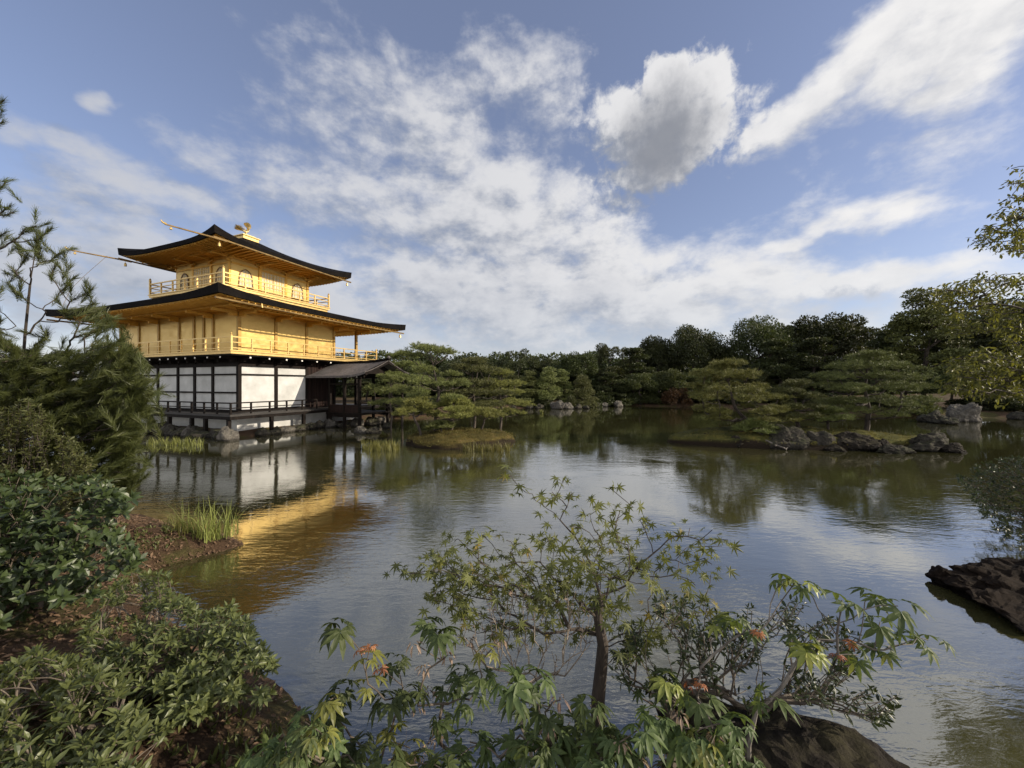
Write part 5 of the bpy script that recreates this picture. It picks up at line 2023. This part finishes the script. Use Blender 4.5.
# the crooked sapling on the right
root = [at(750, 790, 2.0), at(748, 745, 2.05), at(756, 712, 2.08), at(780, 690, 2.1)]
root[0].z = ground_at(root[0].x, root[0].y) - .1
hand_plant('crooked sapling with big drooping hand shaped leaves reaching over the water at right', root[0],
           A([(783, 580), (806, 588), (730, 618), (748, 628), (872, 596), (898, 606), (912, 640), (928, 640), (858, 655), (884, 650), (770, 700), (668, 684), (650, 690), (712, 728), (806, 640), (700, 700), (842, 600), (880, 622)], 2.1), 36, .125,
           tmpl=HAND7, bark='trunk_grey', rmax=.026, root=root, name='crooked_sapling', yellow=A([(795, 582), (668, 680), (722, 622), (812, 652)], 2.08), red=A([(759, 632), (699, 682), (690, 686), (838, 655), (850, 642)], 2.08), cat='tree', nper=3,
           fillers=A([(640, 740), (600, 765), (820, 640), (840, 612)], 2.1))
shrub('small_leaved_camellia', 'tangled dark small leaved camellia between the maple and the crooked sapling', on_ground(.95, 2.25),
      fill([(618, 640), (640, 604), (672, 590), (720, 606), (800, 600), (850, 628), (880, 668), (905, 705), (896, 728), (860, 720), (820, 706), (760, 716), (700, 712), (640, 700), (612, 680)], 420, lambda x, y: (2.5 - max(0, y - 640) * .003, .3), 41, 0, (30, -.02)), 41, 'ra', OVALN, .052, 'camellia', n=5, rmax=.022, every=.035, m_tip=3, bark='twig', up=.2)

# ---- maple sapling in the middle
tb = on_ground(.585, 2.55)
root = [Vector((tb.x - .01, tb.y, tb.z - .1)), at(598, 700, 2.55), at(601, 670, 2.56), at(603, 645, 2.55), at(598, 618, 2.54), at(600, 596, 2.55), at(592, 566, 2.55), at(576, 538, 2.55), at(560, 520, 2.56)]
mp = thing('maple_sapling', root[0], 'maple sapling with small olive star leaves and a dark crooked trunk in the middle foreground', 'tree')
tips = A([(505, 474), (520, 488), (540, 503), (564, 478), (572, 492), (552, 492), (567, 507), (599, 507), (610, 488), (590, 515), (633, 507), (620, 512), (640, 520), (615, 528), (648, 538), (628, 545), (660, 548), (686, 548), (700, 540), (722, 546), (712, 530), (690, 528),
          (668, 560), (705, 558), (640, 565), (728, 540), (676, 536), (650, 520)], 2.55, .14)
tips += fill([(440, 535), (470, 528), (520, 540), (560, 520), (600, 530), (640, 548), (640, 590), (600, 622), (560, 612), (520, 600), (470, 590), (430, 580)], 105, lambda x, y: (2.55, .3), 51, .02)
tips += fill([(450, 570), (600, 560), (720, 560), (710, 620), (640, 660), (600, 640), (500, 650), (450, 620)], 80, lambda x, y: (2.55, .35), 57, .03)
tips += fill([(396, 572), (420, 566), (450, 560), (470, 600), (440, 620), (405, 605)], 18, lambda x, y: (2.5, .15), 52, .02)
base = root[0]
nodes, par = grow([p - base for p in root], [p - base for p in tips], 53, sag=.02, wiggle=.07, zs=1.8)
wa_ = Acc()
limbs(wa_, nodes, par, .0022, .04, .52, 7)
wa_.tube([p - base for p in root[:6]], [.052, .045, .041, .037, .030, .022], 10)
wa_.build('trunk', M['trunk'], mp)
rng = np.random.default_rng(54)
fa = Acc()
P, D, N, S = [], [], [], []
for p in tips:
    q = np.array(p - base)
    for i in range(5):
        o = rng.normal(size=3) * np.array([1, 1, .45])
        o /= np.linalg.norm(o)
        P.append(q + o * .035 + rng.normal(size=3) * .03)
        D.append(o + np.array([0, 0, -.35]))
        N.append(np.array([0, -.25, .8]) + .55 * rng.normal(size=3))
        S.append(.060 * rng.uniform(.55, 1.25))
fa.stamp(STAR, P, D, N, np.array(S))
fa.build('leaves', M['maple'], mp)
bt = thing('bare_twig_shrub', on_ground(.12, 2.45), 'thin almost leafless pale twigs left of the maple trunk', 'shrub')
tw = fill([(470, 600), (520, 580), (590, 590), (596, 640), (560, 690), (500, 680), (455, 640)], 150, lambda x, y: (2.45, .2), 61)
nodes, par = grow([Vector((0, 0, -.05)), Vector((0, 0, .08)), Vector((.01, 0, .18))], [p - bt.location for p in tw], 61, sag=.03, wiggle=.08)
wa_ = Acc()
limbs(wa_, nodes, par, .0019, .014, .45, 5)
wa_.build('stem', M['pale_twig'], bt)
fa = Acc()
along(fa, nodes, par, OVALN, .026, .12, np.random.default_rng(5), 2, .1)
fa.build('leaves', M['withered'], bt)

# ---- rocks of the near bank and the right bank
q = at(806, 775, 2.25)
rock((q.x, q.y, .12), (.88, .46, .46), 201, M['rock_dark'], 'smooth dark boulder at the water edge under the crooked sapling', None, -.5, sub=5, rough=.22)
rock((6.68, 4.62, .02), (1.42, .80, .28), 202, M['peat'], 'dark brown crusted rock jutting into the water from the right edge', None, .15, 'shore_rock', sub=6, rough=.34)
q = at(938, 586, 5.0)
rock((q.x, q.y, .10), (.13, .10, .10), 203, M['peat'], 'small dark stone just off the tip of the brown crusted rock')

# ---- right hand bush and overhanging branches
shrub('overhanging_bush', 'dark small leaved bush leaning over the water at the right edge', on_ground(10.0, 6.3),
      fill([(958, 478), (985, 462), (1030, 456), (1100, 450), (1100, 560), (1030, 552), (1005, 540), (985, 520), (972, 500)], 700, lambda x, y: (6.6, .5), 71), 71, 'ra', OVALN, .075, 'camellia', n=6, rmax=.05, every=.06, m_tip=3, bark='trunk')
root = [Vector((9.3, 5.6, -.1)), Vector((9.2, 5.6, 1.5)), Vector((9.0, 5.6, 3.2)), Vector((9.1, 5.6, 4.8)), Vector((9.3, 5.6, 6.4))]
root[0].z = ground_at(9.3, 5.6) - .1
ct = thing('overhanging_maple', root[0], 'tree at the right edge with hanging yellow green and rusty leaves over the view', 'tree')
sp = []
for poly, n, s in (([(962, 252), (985, 222), (1005, 196), (1004, 170), (1030, 160), (1100, 150), (1100, 262), (1030, 258)], 110, 1), ([(972, 236), (1000, 226), (1030, 190), (1030, 250), (990, 250)], 30, 5),
                   ([(922, 300), (948, 284), (985, 276), (1100, 268), (1100, 352), (1000, 348), (980, 330), (948, 336), (936, 312)], 300, 2),
                   ([(936, 362), (960, 354), (1030, 350), (1100, 350), (1100, 404), (1035, 400), (1000, 392), (962, 398), (940, 388), (952, 372)], 320, 3)):
    sp += fill(poly, n, lambda x, y: (5.7, .55), 80 + s)
base = root[0]
nodes, par = grow([p - base for p in root], [p - base for p in sp], 84, sag=.04, wiggle=.03, zs=3.0)
wa_ = Acc()
limbs(wa_, nodes, par, .0045, .10, .5, 6)
wa_.build('trunk', M['trunk'], ct)
rng = np.random.default_rng(85)
fa = Acc()
P, D = [], []
for p in sp:
    q = np.array(p - base)
    d = np.array([-1.0, -.1, -.12]) + .4 * rng.normal(size=3)
    d /= np.linalg.norm(d)
    for i in range(17):
        t = rng.uniform(-.28, .05)
        P.append(q + d * t + rng.normal(size=3) * .025)
        D.append(np.array([-.35, 0, -.55]) + .5 * rng.normal(size=3))
fa.stamp(leaf_oval(.36, .2, .2), P, D, unit(rng, len(P)) + np.array([0, -.2, .6]), .074 * rng.uniform(.6, 1.2, len(P)))
fa.build('leaves', M['cherry'], ct)


# ---- grasses
def blades(name, label, pts, n, h, seed, m, lean=.35, w=.012, group=None):
    rng = np.random.default_rng(seed)
    a = Acc()
    V, F = [], []
    c0 = pts[0]
    for i in range(n):
        c = pts[rng.integers(len(pts))]
        b = np.array([c[0] + rng.normal() * .05 - c0[0], c[1] + rng.normal() * .05 - c0[1], -.03])
        hh = h * rng.uniform(.45, 1.1)
        an = rng.uniform(0, 6.28)
        l = lean * rng.uniform(.1, 1.4)
        o = np.array([math.cos(an), math.sin(an), 0]) * l * hh
        sdv = np.array([-math.sin(an + rng.uniform(-1, 1)), math.cos(an), 0]) * w * rng.uniform(.6, 1.2)
        k = len(V)
        for t in (0, .35, .7, 1.0):
            p = b + o * t * t + np.array([0, 0, hh * (t - .25 * l * t * t)])
            ww = (1 - t * .95) if t else .8
            V += [p - sdv * ww, p + sdv * ww]
        for j in range(3):
            F.append((k + 2 * j, k + 2 * j + 1, k + 2 * j + 3, k + 2 * j + 2))
    a.add(V, F)
    o = a.build(name, M[m], None)
    o.location = (c0[0], c0[1], c0[2])
    return tag(o, label, 'grass', group)


def shore(lst, d):
    out = []
    for x, y in lst:
        dd = EYE * FPX / (y - 384)
        out.append(Vector(((x - 512) / FPX * dd, dd, max(0.0, ground_at((x - 512) / FPX * dd, dd)))))
    return out


blades('sedge_clump', 'bright green sedge clump growing at the water edge of the left bank', shore([(200, 549), (210, 551), (222, 548), (192, 546), (232, 545), (184, 543), (216, 545), (205, 544)], 6), 240, .62, 91, 'sedge', .75, .008)
blades('sedge_clump', 'thin ragged sedge left of the bright green clump', shore([(178, 546), (172, 540), (184, 549), (166, 545)], 6), 90, .35, 92, 'reed', .7, .007)
blades('water_grass', 'yellow green grass in the water before the left end of the pavilion stones', shore([(150 + 4 * k, 444 + (k % 3)) for k in range(14)], 16), 420, .42, 93, 'sedge', .6, .014)
blades('water_grass', 'green grass in the water below the fishing pavilion', shore([(364 + 3.2 * k, 449 + (k % 3)) for k in range(11)], 15), 420, .5, 94, 'reed', .55, .014)
blades('water_grass', 'pale grass at the right tip of the left island', shore([(464 + 3.5 * k, 450 + (k % 3)) for k in range(14)], 15), 380, .45, 95, 'reed', .45, .014)
blades('grass_tuft', 'tiny green tuft alone in the water right of the left island', shore([(541, 413), (542, 413.5)], 33), 90, .45, 96, 'sedge', .5, .03)

# ---- leaf litter and low weeds, countless
rng = np.random.default_rng(101)
n = 30000
x, y = rng.uniform(-7.5, 2.2, n), rng.uniform(.7, 7.0, n)
x, y = np.concatenate([x, rng.uniform(-7.2, -4.2, 7000)]), np.concatenate([y, rng.uniform(4.6, 6.9, 7000)])
s = pond_sd(x, y)
keep = s > -.03
x, y = x[keep], y[keep]
z = gz(x, y)
fa = Acc()
P = np.stack([x, y, z + rng.uniform(.004, .02, len(x))], 1)
D = np.stack([rng.normal(size=len(x)), rng.normal(size=len(x)), .25 * rng.normal(size=len(x))], 1)
fa.stamp(leaf_oval(.5, .3, .3), P, D, np.stack([.4 * rng.normal(size=len(x)), .4 * rng.normal(size=len(x)), np.ones(len(x))], 1), .045 * rng.uniform(.4, 1.4, len(x)))
M['litter'] = leafy('fallen_leaves', (.06, .035, .02), (.17, .11, .065), (.36, .28, .20), rough=.85, trans=.1, patch=3)
tag(fa.build('leaf_litter', M['litter']), 'brown fallen leaves scattered over the near bank', 'leaf litter', kind='stuff')
n = 9000
x, y = rng.uniform(-7.5, 2.4, n), rng.uniform(.9, 7.0, n)
s = pond_sd(x, y)
keep = (s > .0) & (np.sin(x * 3.1 + 1.7 * np.sin(y * 2.7)) + np.sin(y * 3.7) > .35)
x, y = x[keep], y[keep]
fa = Acc()
m = 5
P = np.repeat(np.stack([x, y, gz(x, y)], 1), m, 0) + .012 * rng.normal(size=(len(x) * m, 3)) * np.array([1, 1, .1])
D = np.stack([.6 * rng.normal(size=len(P)), .6 * rng.normal(size=len(P)), np.ones(len(P))], 1)
fa.stamp(leaf_oval(.3, .25, .4), P, D, unit(rng, len(P)), .055 * rng.uniform(.5, 1.4, len(P)))
tag(fa.build('ground_cover', M['fine']), 'low weeds and moss shoots between the shrubs on the near bank', 'ground cover', kind='stuff')

# thin dry stalks standing among the hand leaved plants
for i, (px, py, d) in enumerate([(500, 740, 2.1), (560, 745, 2.1), (640, 745, 2.0), (420, 735, 2.1)]):
    q = at(px, py, d)
    blades('dry_stalk_tuft', ['tuft of dry straw stalks in front of the bare twigs', 'tuft of dry straw stalks at the foot of the maple', 'tuft of dry straw stalks left of the crooked sapling', 'tuft of dry straw stalks beside the dry seed clusters'][i],
           [Vector((q.x, q.y, ground_at(q.x, q.y))), Vector((q.x + .12, q.y + .05, ground_at(q.x + .12, q.y + .05)))], 60, .42, 300 + i, 'withered', .5, .003)
